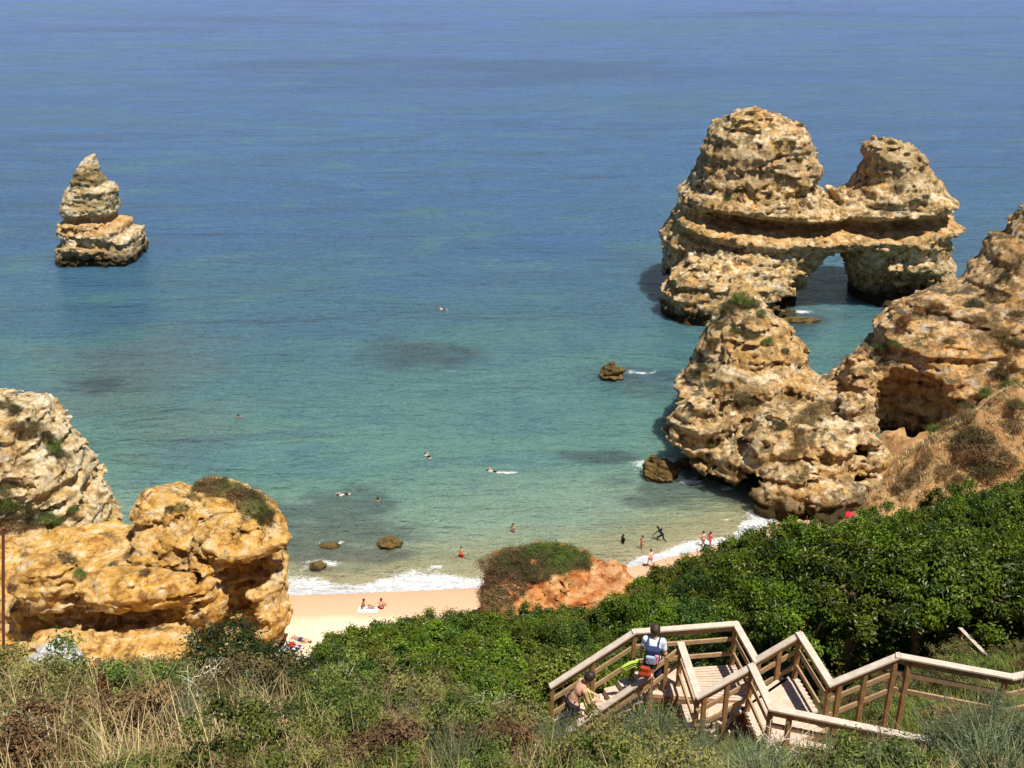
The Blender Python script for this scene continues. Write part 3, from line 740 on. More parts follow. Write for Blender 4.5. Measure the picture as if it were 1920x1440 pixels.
def shrub_mesh(name, rg, mat, stem, rad, hgt, nclump, nleaf, L, W, flat=0.0, spread=0.17, shell=0.75, nb=7):
    th = rg.uniform(0, 2 * math.pi, nclump); u = rg.uniform(-0.15, 1, nclump)
    rr = np.sqrt(np.clip(1 - u * u, 0, 1)); s = rg.uniform(shell, 1.0, nclump) * rg.uniform(0.85, 1.12, nclump)
    # lobes: the crown is uneven
    lob = 1 + 0.22 * np.sin(th * 2 + rg.uniform(0, 6)) + 0.15 * np.sin(th * 3 + rg.uniform(0, 6)) * rr
    cc = np.stack([np.cos(th) * rr * rad * s * lob, np.sin(th) * rr * rad * s * lob, (u * (1 - flat) + flat * 0.6) * hgt * s * (0.85 + 0.15 * lob)], 1)
    k_ = rg.integers(0, nclump, nleaf)
    off = rg.normal(0, 1, (nleaf, 3)) * spread * rad * np.array([1, 1, 0.75])
    C = cc[k_] + off
    N = norm(norm(off) * 0.8 + norm(cc[k_] + 1e-6) * 0.5 + rg.normal(0, 0.55, (nleaf, 3)) + np.array([0, 0, 0.45]))
    V, F = leaves(C, N, L, W, rg)
    ctone = rg.uniform(0, 1, nclump)
    tone = np.clip(0.6 * ctone[k_] + 0.4 * rg.uniform(0, 1, nleaf), 0, 1) ** 1.3
    bV, bF = branch_tubes(rg, nb, rad * 0.8, hgt * 0.85, 0.02 * (rad + 0.3))
    mi = np.concatenate([np.zeros(len(F), int), np.ones(len(bF), int)])
    return mesh(name, np.concatenate([V, bV]), np.concatenate([F, bF + len(V)]), (mat, stem), smooth=False,
                attrs={"tone": np.concatenate([np.repeat(tone, 4), np.zeros(len(bV))])}, midx=mi)
def blades(rg, B, H, W, bend, mat_tone=(0, 1), lean=None):
    "curved three-segment blades rooted at B"
    n = len(B)
    a = rg.uniform(0, 2 * math.pi, n); dx, dy = np.cos(a), np.sin(a)
    px_, py_ = -dy, dx
    h = H * rg.uniform(0.5, 1.15, n); bd = bend * rg.uniform(0.2, 1.2, n) * h
    wv = W * rg.uniform(0.6, 1.3, n)
    Vs = []
    for t, ww in ((0, 1.0), (0.4, 0.9), (0.75, 0.6), (1.0, 0.12)):
        c = B + np.stack([dx * bd * t * t, dy * bd * t * t, h * (t - 0.25 * (bd / h) * t * t)], 1)
        sd_ = np.stack([px_, py_, np.zeros(n)], 1) * (wv * ww / 2)[:, None]
        Vs += [c - sd_, c + sd_]
    V = np.stack(Vs, 1).reshape(-1, 3)
    base = np.arange(n)[:, None] * 8
    F = np.concatenate([base + np.array([[0, 1, 3, 2]]), base + np.array([[2, 3, 5, 4]]), base + np.array([[4, 5, 7, 6]])])
    tone = np.repeat(rg.uniform(*mat_tone, n), 8)
    return V, F, tone
def feather_mesh(name, rg, mat, rad, hgt, n):
    r = rad * 0.35 * np.sqrt(rg.uniform(0, 1, n)); a = rg.uniform(0, 2 * math.pi, n)
    B = np.stack([r * np.cos(a), r * np.sin(a), np.full(n, -0.05)], 1)
    V, F, t = blades(rg, B, hgt, 0.011, 0.55)
    # wisps along the upper stems
    m = n * 4
    k_ = rg.integers(0, n, m); tt = rg.uniform(0.35, 1.0, m)
    tip = (V.reshape(n, 8, 3)[:, 6] + V.reshape(n, 8, 3)[:, 7]) / 2; mid = V.reshape(n, 8, 3)[:, 2]
    C = mid[k_] * (1 - tt[:, None]) + tip[k_] * tt[:, None] + rg.normal(0, 0.025, (m, 3))
    V2, F2 = leaves(C, norm(rg.normal(0, 1, (m, 3))), 0.055, 0.009, rg)
    return mesh(name, np.concatenate([V, V2]), np.concatenate([F, F2 + len(V)]), (mat,), smooth=False, attrs={"tone": np.concatenate([t, np.repeat(rg.uniform(0, 1, m), 4)])})
def dead_mesh(name, rg, mat, size, n=9, r0=0.012):
    mb = MB()
    def grow(p, d, L, r, lv):
        pts = [p]
        for j in range(4):
            d = d + rg.normal(0, 0.22, 3); d /= np.linalg.norm(d)
            pts.append(pts[-1] + d * L / 4)
        mb.tube(pts, np.linspace(r, r * 0.45, 5), 4)
        if lv > 0:
            for _ in range(3):
                i = rg.integers(1, 5)
                nd = d + rg.normal(0, 0.75, 3); nd[2] += 0.15
                grow(pts[i], nd / np.linalg.norm(nd), L * rg.uniform(0.45, 0.75), r * 0.5, lv - 1)
    for i in range(n):
        a = rg.uniform(0, 2 * math.pi); d = np.array([math.cos(a), math.sin(a), rg.uniform(0.5, 1.4)])
        grow(np.array([0, 0, -0.1]), d / np.linalg.norm(d), size * rg.uniform(0.6, 1), r0, 2)
    return mesh(name, np.concatenate(mb.V), np.concatenate(mb.F), (mat,), smooth=False)

g_ = np.random.default_rng(21)
PR = {}
PR['thick'] = [shrub_mesh("shrub", g_, lm_, M['twig'], 1.6, 1.9, 50, 8600, 0.13, 0.075, spread=0.088) for lm_ in (M['lentisk'], M['lentisk'], M['lentisk_y'], M['lentisk_d'])]
PR['low'] = [shrub_mesh("bush", g_, mt, M['twig'], 0.55, 0.7, 32, 4600, 0.042, 0.02, spread=0.10, shell=0.5) for mt in (M['bush'], M['bush'], M['olive'], M['olive'], M['drybush'], M['rust'])]
PR['cliff'] = [shrub_mesh("scrub_plant", g_, mt, M['twig'], 0.9, 0.75, 60, 2600, 0.11, 0.045, spread=0.16, shell=0.6) for mt in (M['cliffveg'], M['olive'], M['drybush'], M['bush'], M['rust'])]
PR['feather'] = [feather_mesh("wispy_plant", g_, M['feather'], 0.5, 0.75, 330) for _ in range(3)]
PR['dead'] = [dead_mesh("dead_shrub", g_, M['twig'], 0.6, 9) for _ in range(3)] + [dead_mesh("dead_shrub", g_, M['bleached'], 0.9, 4, 0.016) for _ in range(2)]

def put(kind, i, p, s, label, cat, group=None, sz=None, name=None, tilt=None):
    me = PR[kind][i % len(PR[kind])]
    o = link(name or me.name.split('.')[0], me, loc=tuple(p), rot=(random.uniform(-.12, .12), random.uniform(-.12, .12), random.uniform(0, 6.28)))
    o.scale = (s, s, s * (sz or 1))
    return tag(o, label, cat, group)

PR['tall'] = [shrub_mesh("wispy_plant", g_, M['feather'], M['twig'], 0.75, 1.9, 60, 15000, 0.09, 0.011, spread=0.15, shell=0.4, nb=16)]
# the dense green thicket on the right and the greenery below the stairs
def in_poly(px, py, P):
    ins = False
    for i in range(len(P)):
        (x1, y1), (x2, y2) = P[i], P[(i + 1) % len(P)]
        if (y1 > py) != (y2 > py) and px < (x2 - x1) * (py - y1) / (y2 - y1) + x1: ins = not ins
    return ins
def scatter(poly, step, jit=0.45, seed=1):
    "jittered grid of ground points inside a plan polygon (x, y metres)"
    r_ = random.Random(seed); xs = [a for a, _ in poly]; ys = [b for _, b in poly]
    out = []
    yv = min(ys)
    row = 0
    while yv < max(ys):
        xv = min(xs) + (step / 2 if row % 2 else 0)
        while xv < max(xs):
            a, b = xv + r_.uniform(-jit, jit) * step, yv + r_.uniform(-jit, jit) * step
            if in_poly(a, b, poly): out.append((a, b))
            xv += step
        yv += step * 0.87; row += 1
    return out
thick = [(8, 33), (7, 34), (3.5, 42), (5, 50), (8.5, 57), (11, 60.5), (17, 60), (22, 58), (30, 54), (38, 48), (38, 36), (26, 28), (18.5, 27), (18, 33)]
tp = scatter(thick, 2.12, 0.42, 3)
hz = hill([a for a, _ in tp], [b for _, b in tp])
def seen(a, b, z): return abs(a) - 2.2 < 0.49 * (b * math.cos(PITCH) + (EYE - z) * math.sin(PITCH))   # inside the frame's width
tp, hz = zip(*[(q, z) for q, z in zip(tp, hz) if seen(q[0], q[1], z)])
for (a, b), z_ in zip(tp, hz):
    s = random.uniform(0.72, 1.22)
    put('thick', random.randrange(4), (a, b, z_ - 0.2 + random.uniform(-0.6, 0.7)), s, "glossy green shrub packed into the dense thicket right of the stairs", "shrub", "shrubs of the dense thicket", sz=random.uniform(0.9, 1.3))
tc = [shrub_mesh("crown", g_, M['lentisk'], M['twig'], 2.1, 1.5, 58, 9000, 0.15, 0.085, flat=0.4, spread=0.075, shell=0.8, nb=10) for _ in range(2)]
TR = [(8.4, 26.2, .8, "leftmost low tree overhanging the dark hollow behind the stairs"), (10.2, 26.6, .95, "low tree second from left over the dark hollow"), (12.2, 26.2, 0.95, "low tree over the middle of the dark hollow"),
      (14.0, 26.7, 1.0, "low tree right of the middle over the dark hollow"), (16.0, 26.4, 1.0, "low tree above the short old handrail"), (8.8, 28.9, 1.0, "tree in second row behind the leftmost hollow tree"), (11.2, 29.0, 1.05, "tree in second row left of the middle of the dark hollow"),
      (13.8, 29.1, 1.05, "tree in second row right of the middle of the dark hollow"), (16.4, 29.0, 1.1, "rightmost tree in the second row above the dark hollow"), (10.0, 31.3, 1.1, "left tree of the third row inside the thicket"), (13.0, 31.5, 1.1, "middle tree of the third row inside the thicket"), (16.0, 31.6, 1.1, "right tree of the third row inside the thicket")]
for q, (a, b, s, lb) in enumerate(TR):
    gz_ = float(hill(a, b)[0]); H_ = (31.7 if a > 9 else 30.9) - 0.5 * (b - 26) - gz_ + random.uniform(-.5, .4)
    t = link("tree", None, loc=(a, b, gz_)); tag(t, lb, "tree")
    mb = MB()
    for w_ in range(3):
        an = random.uniform(0, 6.28); mb.tube([(0, 0, -.3), (.15 * math.cos(an), .15 * math.sin(an), H_ * .5), (.8 * math.cos(an), .8 * math.sin(an), H_ + .4)], [.11, .08, .03], 6)
    mb.build("trunk", M['twig'], t, smooth=True)
    c = link("crown", tc[q % 2], t, loc=(0, 0, H_), rot=(0, 0, random.uniform(0, 6.28))); c.scale = (s, s, s)
hol = scatter([(6.2, 24.5), (10, 24.2), (14, 24.6), (18, 25), (18.5, 32), (8, 33)], 2.3, 0.4, 44)
for (a, b), z_ in zip(hol, hill([a for a, _ in hol], [b for _, b in hol])):
    put('thick', random.randrange(4), (a, b, z_ - 0.2), random.uniform(0.95, 1.25), "shaded dark shrub filling the hollow under the low trees", "shrub", "shrubs in the shaded hollow", sz=random.uniform(0.9, 1.3))
for a, b, s_q in ((8.6, 57.8, 1.0), (9.8, 58.8, 1.15), (11.2, 59.4, 1.3), (12.7, 59.8, 1.4), (14.2, 60.0, 1.4), (15.7, 60.2, 1.4), (17.2, 60.2, 1.4), (18.8, 59.8, 1.4), (10.5, 57.5, 1.2), (13.4, 58.2, 1.3), (16.4, 58.6, 1.3)):
    put('thick', random.randrange(4), (a, b, float(hill(a, b)[0])), s_q, "green shrub on the thicket's seaward edge above the sand", "shrub", "shrubs on the thicket's seaward edge", sz=1.25)
mid = [(-1.0, 24), (-4, 25), (-9.4, 33), (-9.2, 38), (-6, 43), (-2.5, 48), (1, 51), (3.5, 49), (2.8, 42), (5, 35), (7.5, 28), (6.5, 20), (2.8, 20)]
mp = scatter(mid, 1.9, 0.42, 5)
hz = hill([a for a, _ in mp], [b for _, b in mp])
for (a, b), z_ in zip(mp, hz):
    put('thick', random.randrange(4), (a, b, z_ - 0.15), random.uniform(0.6, 1.02), "rounded green shrub on the slope between the stairs and the sand", "shrub", "green shrubs below the stairs", sz=random.uniform(0.8, 1.1))

# scrub in the foreground
fg = [(-9.0, 7), (-9.5, 13), (-9, 17.5), (-5, 18.5), (-1, 19.5), (0.2, 18.4), (0.3, 16), (2.9, 15.2), (4.0, 13.2), (5.0, 11.7), (7.5, 11.7), (9, 12.2), (11, 12.4), (11, 11), (9, 7)]
fp = scatter(fg, 0.68, 0.45, 8)
random.Random(4).shuffle(fp)
hz = hill([a for a, _ in fp], [b for _, b in fp])
nl = nfz = 0
for (a, b), z_ in zip(fp, hz):
    u = random.random()
    fz = 0.7 if a > 1.6 else 0.08
    if u < fz * 0.7 and nfz < 200:
        put('feather', random.randrange(3), (a, b, z_), random.uniform(0.7, 1.1), "wispy grey green plant among the foreground scrub", "wispy plant", "wispy plants in the foreground"); nfz += 1
    elif nl < 225:
        i = random.choice((0, 1) * 9 + (2, 3) * 8 + (4, 4, 5) if a > -3 else (0, 1) * 6 + (2, 3) * 8 + (4,) * 8 + (5,))
        lab = {0: "small green leafy bush in the foreground scrub", 1: "small green leafy bush in the foreground scrub", 2: "olive yellow leafy bush in the foreground scrub", 3: "olive yellow leafy bush in the foreground scrub", 4: "dry brown bush in the foreground scrub", 5: "rust red withered bush in the foreground scrub"}[i]
        gr = {0: "green foreground bushes", 1: "green foreground bushes", 2: "olive foreground bushes", 3: "olive foreground bushes", 4: "dry foreground bushes", 5: "rust red foreground bushes"}[i]
        put('low', i, (a, b, z_ - 0.03), random.uniform(0.65, 1.4), lab, "bush", gr, sz=random.uniform(0.8, 1.2)); nl += 1
def ground(px, py):
    p, n = hit(px, py)
    return np.array(p)
def hp(px, Y):
    "ground point straight below picture column px at distance Y"
    z_ = 45.0
    for _ in range(12):
        a = (px - 960) / FPX * (Y * math.cos(PITCH) + (EYE - z_) * math.sin(PITCH)); z_ = float(hill(a, Y)[0])
    return np.array([a, Y, z_])
PR['dark'] = [shrub_mesh("bush", g_, M['darkbush'], M['twig'], 0.7, 1.3, 90, 13000, 0.055, 0.028, spread=0.14, shell=0.7)]
put('dark', 0, hp(440, 15.0), 1.3, "tall dark green bush in front of the ochre cliff's right end", "bush")
put('dark', 0, hp(510, 14.6), 1.0, "smaller dark bush right of the tall dark bush", "bush")
put('dark', 0, hp(330, 15.0), 0.6, "dark bush left of the tall dark bush", "bush")
for px, Y, s, lb in ((1230, 14.6, 1.6, "big wispy grey green shrub in front of the lower stair flight"), (1290, 14.2, 1.3, "wispy grey green shrub right of the biggest one before the lower flight"), (1180, 14.8, 1.2, "wispy grey green shrub left of the biggest one before the lower flight"), (1850, 13.3, 2.6, "dark wispy shrub over the handrail's hidden end"), (1765, 12.9, 2.1, "low wispy shrub under the end of the lower handrail"), (1400, 13.6, .8, "wispy grey green shrub in front of the middle landing"), (1800, 13.2, 2.5, "big wispy grey green shrub hiding the right end of the handrail"),
                     (1900, 13.3, 2.2, "wispy grey green shrub under the right handrail"), (1620, 12.1, 0.75, "wispy grey green shrub below the lower right handrail"), (1340, 14.2, 0.9, "wispy shrub between the two lower landings")):
    put('feather', random.randrange(3), hp(px, Y), s, lb.replace("shrub", "plant"), "wispy plant")
put('feather', 1, hp(1085, 15.3), 0.95, "wispy grey green plant in front of the bare-shouldered person", "wispy plant")
for px, Y, s, lb in ((1790, 13.5, 1.0, "tall grey green bush hiding the end of the lower right handrail"), (1862, 13.6, 0.95, "tall grey green bush second from the right edge"), (1925, 13.4, 1.1, "tall grey green bush at the right edge"), (1720, 12.4, 0.55, "small grey green bush below the end of the lower handrail")):
    put('tall', 0, hp(px, Y), s, lb, "wispy plant")
for px, Y, i, s, lb in ((1050, 26, 3, 2.0, "bleached leafless bush among green shrubs left of the stairs"), (1020, 24, 4, 1.7, "bleached bare branches low beside the handrail's lower end"), (850, 25, 4, 1.3, "pale crooked dead bush amid the green shrubs"),
                        (800, 12.5, 0, 0.9, "tangle of dead brown twigs in the foreground centre"), (830, 13.5, 3, 0.5, "bleached forked branch above the tangle of dead twigs"), (560, 13.2, 1, 0.9, "arched brown dead shrub below the dark bushes"),
                        (720, 16.5, 2, 1.0, "dead brown shrub at the edge of the green shrubs"), (700, 20, 3, 0.8, "pale dead twigs below the green shrubs"), (1075, 15.5, 0, 0.8, "dead grey shrub in front of the person in the stairs"), (1010, 17.5, 1, 1.0, "dead brown shrub beside the lower handrail end"), (880, 19, 2, 0.9, "dead shrub between scrub and green shrubs")):
    put('dead', i, hp(px, Y), s, lb, "dead shrub")
for q, (a, b) in enumerate(scatter([(-8, 8.5), (-8, 15), (-4, 17), (0, 17), (2, 14), (5, 11), (6, 9.5)], 1.9, 0.45, 19)):
    put('dead', q % 4, (a, b, float(hill(a, b)[0]) + .15), random.uniform(0.6, 1.2), "leafless twiggy plant poking out of the foreground scrub", "dead shrub", "bare twiggy plants in the foreground")
for px, Y, i, s_q, lb in ((130, 13.6, 0, 1.7, "large green bush rising from the scrub at lower left"), (60, 12.2, 2, 1.6, "large olive bush near the lower left corner"), (330, 13.4, 1, 1.8, "large green bush below the tall dark bush"), (470, 13.0, 2, 1.7, "large olive bush in the foreground left of centre"), (640, 13.8, 0, 1.8, "large green bush in the foreground centre"), (600, 11.6, 1, 1.5, "large green bush at the bottom edge left of centre"), (780, 14.2, 2, 1.7, "large olive bush just below the green shrubs"), (900, 14.6, 0, 1.7, "large green bush left of the lower stairs"), (250, 11.8, 0, 1.5, "large green bush at the bottom edge far left"), (980, 12.6, 3, 1.6, "large olive bush at the bottom edge in the centre"),
                         (215, 15.2, 4, 1.2, "dry brown bush on the scrub's skyline right of the white boulder"), (260, 15.4, 3, 1.3, "olive bush on the scrub's skyline below the ochre cliff"), (300, 15.3, 4, 1.4, "dry brown bush beside the twiggy shrub on the scrub's skyline"),
                         (350, 15.2, 4, 1.3, "dry brown bush just left of the tall dark bush"), (30, 15.2, 2, 1.2, "olive bush by the rusty post"), (575, 15.6, 2, 1.0, "olive bush where the scrub meets the pale sand"), (1830, 12.5, 0, 1.5, "dense green bush at the right end of the foreground"), (1895, 12.7, 2, 1.5, "olive bush in the lower right corner")):
    put('low', i, hp(px, Y), s_q, lb, "bush")
put('dead', 1, hp(290, 15.2), 1.7, "dry brown twiggy shrub left of the tall dark bush", "dead shrub")
put('dead', 2, hp(1120, 14.3), 0.9, "dead brown shrub at the foot of the lower handrail", "dead shrub")

sb_ = scatter([(4.2, 18.6), (6, 17), (8, 16.2), (11, 15.8), (13, 16), (14, 21.5), (10, 23), (6, 22.5)], 0.98, 0.45, 55)
for (a, b), z_ in list(zip(sb_, hill([a for a, _ in sb_], [b for _, b in sb_])))[:70]:
    put('low', random.choice((0, 1, 0, 1, 2, 3, 4)), (a, b, z_ - 0.03), random.uniform(0.7, 1.2), "low bush on the grassy slope behind the right handrails", "bush", "bushes behind the right handrails")
# dry grass: uncountable
def grass(name, poly, n, H, W, bend, mat, seed, tone=(0, 1), clump=0.12, ck=14):
    rg = np.random.default_rng(seed); P = []
    xs = [a for a, _ in poly]; ys = [b for _, b in poly]
    while len(P) < n // ck:
        a, b = rg.uniform(min(xs), max(xs)), rg.uniform(min(ys), max(ys))
        if in_poly(a, b, poly): P.append((a, b))
    P = np.repeat(np.array(P), ck, axis=0) + rg.normal(0, clump, (len(P) * ck, 2))
    B = np.stack([P[:, 0], P[:, 1], hill(P[:, 0], P[:, 1]) - 0.03], 1)
    V, F, t = blades(rg, B, H, W, bend, tone)
    return tag(link(name, mesh(name, V, F, (mat,), smooth=False, attrs={"tone": t})), kind="stuff")
M['greengrass'] = leaf_mat('green_grass', (0.07, 0.10, 0.02), (0.30, 0.33, 0.07), 0.6, 0.3, 0.15)
tag(grass("dry_grass", [(-10, 6), (-10, 17), (-5, 19), (0, 19), (0.3, 16), (3, 15), (5, 13), (7.5, 13), (11, 13.5), (12, 6)], 27000, 0.5, 0.010, 0.7, M['straw'], 31), "dry straw coloured grass all through the foreground scrub", "grass")
tag(grass("tall_straw", [(-10, 7.5), (-10, 15), (-6, 16), (-3.4, 13), (-1.5, 9), (-3, 7.5)], 3800, 0.85, 0.010, 0.6, M['straw'], 37, tone=(0.4, 1)), "tall pale straw grass standing at the lower left of the scrub", "grass")
tag(grass("green_grass", [(-10, 6), (-10, 17), (-5, 19), (0, 19), (0.3, 16), (3, 15), (5, 13), (7.5, 13), (11, 13.5), (12, 6)], 15000, 0.55, 0.012, 0.7, M['greengrass'], 32), "green grass and weeds growing between the foreground bushes", "grass")
tag(grass("slope_grass", [(3.5, 18), (5.6, 16.6), (7, 15.6), (9, 15.1), (14, 14.6), (16, 22), (12, 26), (6, 24)], 40000, 0.4, 0.014, 0.6, M['greengrass'], 33), "green grass on the slope behind the right handrails", "grass")
tag(grass("slope_straw", [(31, 80), (32, 85), (36, 88), (50, 90), (56, 84), (52, 78), (36, 78)], 13000, 0.5, 0.045, 0.8, M['straw'], 34), "dry tawny grass covering the slope below the headland", "grass")
# single tall straw stalks, foreground left
rg = np.random.default_rng(77)
STK = [(345, 1440, 395, 1330), (385, 1440, 388, 1370), (250, 1440, 340, 1320), (265, 1425, 330, 1370), (395, 1440, 392, 1385), (180, 1395, 182, 1300), (65, 1330, 65, 1290), (520, 1420, 560, 1360), (700, 1440, 760, 1380), (895, 1425, 896, 1345)]
for i, (x0, y0, x1, y1) in enumerate(STK):
    Y0 = 9.3 + (1440 - y0) * 0.028
    a = hp(x0, Y0); b = aty(x1, y1, Y0 + 0.15)
    b = np.array([b[0], Y0 + 0.1, max(b[2], a[2] + 0.35)])
    mb = MB(); mid_ = (a + b) / 2 + rg.normal(0, 0.03, 3)
    mb.tube([a - np.array([0, 0, .05]), mid_, b], [0.009, 0.007, 0.004], 5)
    for t in np.linspace(0.72, 1.0, 9):
        q = mid_ + (b - mid_) * (t - 0.5) * 2
        mb.tube([q, q + rg.normal(0, 0.012, 3) + (b - a) * 0.05], [0.007, 0.002], 4)
    o = mb.build("grass_stalk", M['straw'], origin=a)
    tag(o, "single tall straw coloured grass stalk rising from the foreground scrub", "grass stalk", "tall straw stalks in the foreground")

# bushes on the rocks and on the slope below the headland
def rock_bushes(lst, label, group):
    for px, py, s, i in lst:
        p, n = hit(px, py)
        if p is None: continue
        put('cliff', i, p + n * 0.05 - Vector((0, 0, 0.1 * s)), s, label, "scrub plant", group, sz=0.8)
rock_bushes([(1408, 214, .9, 0), (1380, 236, .8, 0), (1350, 275, .7, 0), (1350, 300, .6, 2), (1460, 270, .8, 0), (1485, 268, .7, 0), (1325, 330, .6, 0), (1365, 372, .7, 3), (1393, 360, .5, 0), (1500, 236, .6, 0), (1430, 330, .6, 2), (1400, 305, .6, 2), (1425, 300, .6, 4), (1330, 400, .5, 0), (1340, 320, .6, 0), (1670, 268, .8, 2), (1700, 290, .6, 0), (1725, 318, .6, 0), (1735, 370, .7, 0), (1690, 350, .5, 2), (1720, 375, .5, 0), (1570, 382, .7, 0), (1375, 450, .6, 0), (1310, 350, .6, 0), (1650, 262, .5, 0), (1470, 330, .6, 2), (1445, 360, .5, 2), (1500, 300, .5, 0)],
            "low dark bush clinging to the double-topped arch", "bushes on the arch")
rock_bushes([(1390, 560, 1.3, 3), (1370, 575, 1.2, 0), (1410, 570, 1.0, 0), (1425, 590, .9, 3), (1410, 630, 1.0, 0), (1380, 620, .9, 3), (1350, 610, .9, 0), (1340, 640, .8, 0), (1320, 690, .9, 0), (1345, 720, .9, 0), (1380, 740, 1.2, 2), (1400, 750, 1.1, 0), (1300, 700, .8, 0), (1440, 640, .7, 3), (1470, 660, .7, 0),
             (1530, 770, 1.2, 2), (1550, 760, 1.0, 2), (1510, 790, 1.1, 2), (1490, 810, 1.0, 2), (1500, 830, 1.0, 2), (1460, 800, .9, 0), (1330, 830, .6, 3), (1420, 800, .7, 2), (1480, 850, .9, 2)],
            "scrubby bush growing on the pyramid rock", "bushes on the pyramid rock")
rock_bushes([(1660, 655, 1.2, 3), (1680, 645, .9, 3), (1700, 600, 1.1, 4), (1730, 585, 1.1, 4), (1760, 575, .9, 4), (1690, 620, .8, 4), (1830, 570, 1.1, 0), (1870, 560, 1.0, 2), (1880, 620, 1.0, 2), (1860, 540, .8, 0), (1900, 640, 1.1, 0), (1890, 680, 1.2, 2), (1870, 700, 1.2, 0), (1910, 590, .8, 2), (1840, 600, .8, 2), (1780, 640, .7, 2), (1885, 520, .8, 0), (1905, 500, .8, 2)],
            "scrubby bush growing on the brown headland", "bushes on the headland")
rock_bushes([(1830, 820, 1.9, 0), (1860, 850, 1.9, 2), (1815, 840, 1.6, 2), (1850, 880, 1.6, 0), (1890, 720, 1.3, 3), (1850, 740, 1.2, 3), (1810, 760, 1.1, 0), (1758, 812, 1.2, 3), (1780, 800, 1.0, 2), (1700, 905, 1.2, 2), (1720, 890, 1.0, 2), (1770, 880, 1.0, 2), (1900, 800, 1.2, 2), (1910, 760, 1.2, 0), (1740, 860, .9, 2), (1800, 900, .9, 2), (1680, 925, .9, 2), (1890, 860, 1.1, 2), (1820, 780, 1.1, 2)],
            "dry bush on the tawny slope below the headland", "bushes on the tawny slope")
rock_bushes([(375, 914, .9, 1), (395, 910, 1.2, 2), (415, 914, 1.2, 0), (435, 920, 1.2, 1), (452, 930, 1.3, 0), (465, 940, 1.3, 0), (478, 952, 1.3, 0), (490, 962, 1.1, 3), (498, 972, .9, 0), (445, 935, 1.1, 2), (470, 955, 1.0, 1), (405, 925, .9, 2), (360, 935, .7, 2), (340, 950, .6, 1), (130, 1055, .7, 0), (145, 1075, .6, 3), (120, 1045, .6, 2), (215, 1060, .5, 2), (270, 1075, .5, 2), (320, 955, .45, 0), (25, 1100, .5, 2)],
            "scrubby bush growing on the golden ochre cliff", "bushes on the ochre cliff")
rock_bushes([(10, 760, .9, 1), (30, 770, .8, 0), (60, 800, .9, 0), (80, 820, 1.0, 0), (100, 835, 1.0, 3), (105, 850, .9, 0), (45, 810, .9, 2), (30, 800, .8, 2), (15, 945, 1.2, 3), (40, 960, 1.2, 0), (70, 970, 1.2, 0), (90, 975, 1.0, 3), (100, 985, .8, 3), (135, 955, .6, 3), (10, 920, 1.0, 0), (20, 980, 1.2, 2), (60, 985, 1.0, 2)],
            "scrubby bush growing on the steep cliff spur", "bushes on the cliff spur")
rock_bushes([(960, 1042, 1.1, 2), (990, 1036, 1.1, 0), (1015, 1034, 1.1, 3), (1040, 1034, 1.1, 3), (1065, 1038, 1.1, 3), (1085, 1046, 1.0, 0), (930, 1075, 1.0, 2), (945, 1065, 1.0, 0), (930, 1100, 1.2, 2), (960, 1090, 1.1, 2), (965, 1060, .9, 0), (985, 1050, .9, 0), (1000, 1045, .9, 3), (1020, 1045, .9, 3), (1010, 1065, 1.1, 0), (1040, 1060, 1.0, 3), (1060, 1050, .9, 3), (1070, 1060, .9, 0), (1085, 1060, .7, 0), (990, 1080, 1.1, 0), (950, 1110, 1.2, 2), (925, 1125, 1.2, 2), (945, 1130, 1.1, 2), (920, 1060, 1.2, 2), (950, 1050, 1.2, 0), (975, 1050, 1.2, 0), (1000, 1040, 1.1, 3), (1030, 1045, 1.1, 1), (1055, 1045, 1.1, 3), (1080, 1050, 1.0, 3), (1095, 1062, .8, 0), (940, 1085, 1.3, 2), (980, 1070, 1.3, 0), (1025, 1060, 1.2, 1), (1050, 1065, 1.1, 3), (915, 1110, .9, 2), (975, 1105, .9, 2), (1015, 1080, .9, 1), (1045, 1075, .8, 1)],
            "scrubby bush growing on the red earth knoll", "bushes on the knoll")

# pale boulder at the edge of the scrub
c = aty(106, 1252, 15.6)
v = Vol(c[0] - 1.0, c[0] + 1.0, c[1] - 0.9, c[1] + 0.9, c[2] - 0.6, c[2] + 1.3, 0.035)
f = ell(v, (c[0], c[1], c[2] + 0.15), (0.36, 0.3, 0.26))
V, F = rockify(v, f, 20, big=0.22, bs=0.5, knob=0.12, ks=0.35, strat=0.05, sz=0.2, fine=0.04)
tag(obj_at("boulder", V, F, c, (M['white_rock'],)), "whitish boulder at the edge of the scrub below the ochre cliff", "boulder")
# rusty post at the left edge
a = hp(4, 14.2); b = aty(6, 990, 14.2)
M['rustmetal'] = plain('rusty_metal', (0.22, 0.07, 0.035), 0.75, 0.3)
mb = MB(); mb.tube([a - np.array([0, 0, .2]), (a + b) / 2 + np.array([.01, 0, 0]), b], 0.024, 8); mb.tube([b, b + np.array([0, 0, .03])], [0.03, 0.006], 8)
tag(mb.build("metal_post", M['rustmetal'], origin=a, smooth=True), "thin rusty red post standing in the scrub at the left edge", "post")

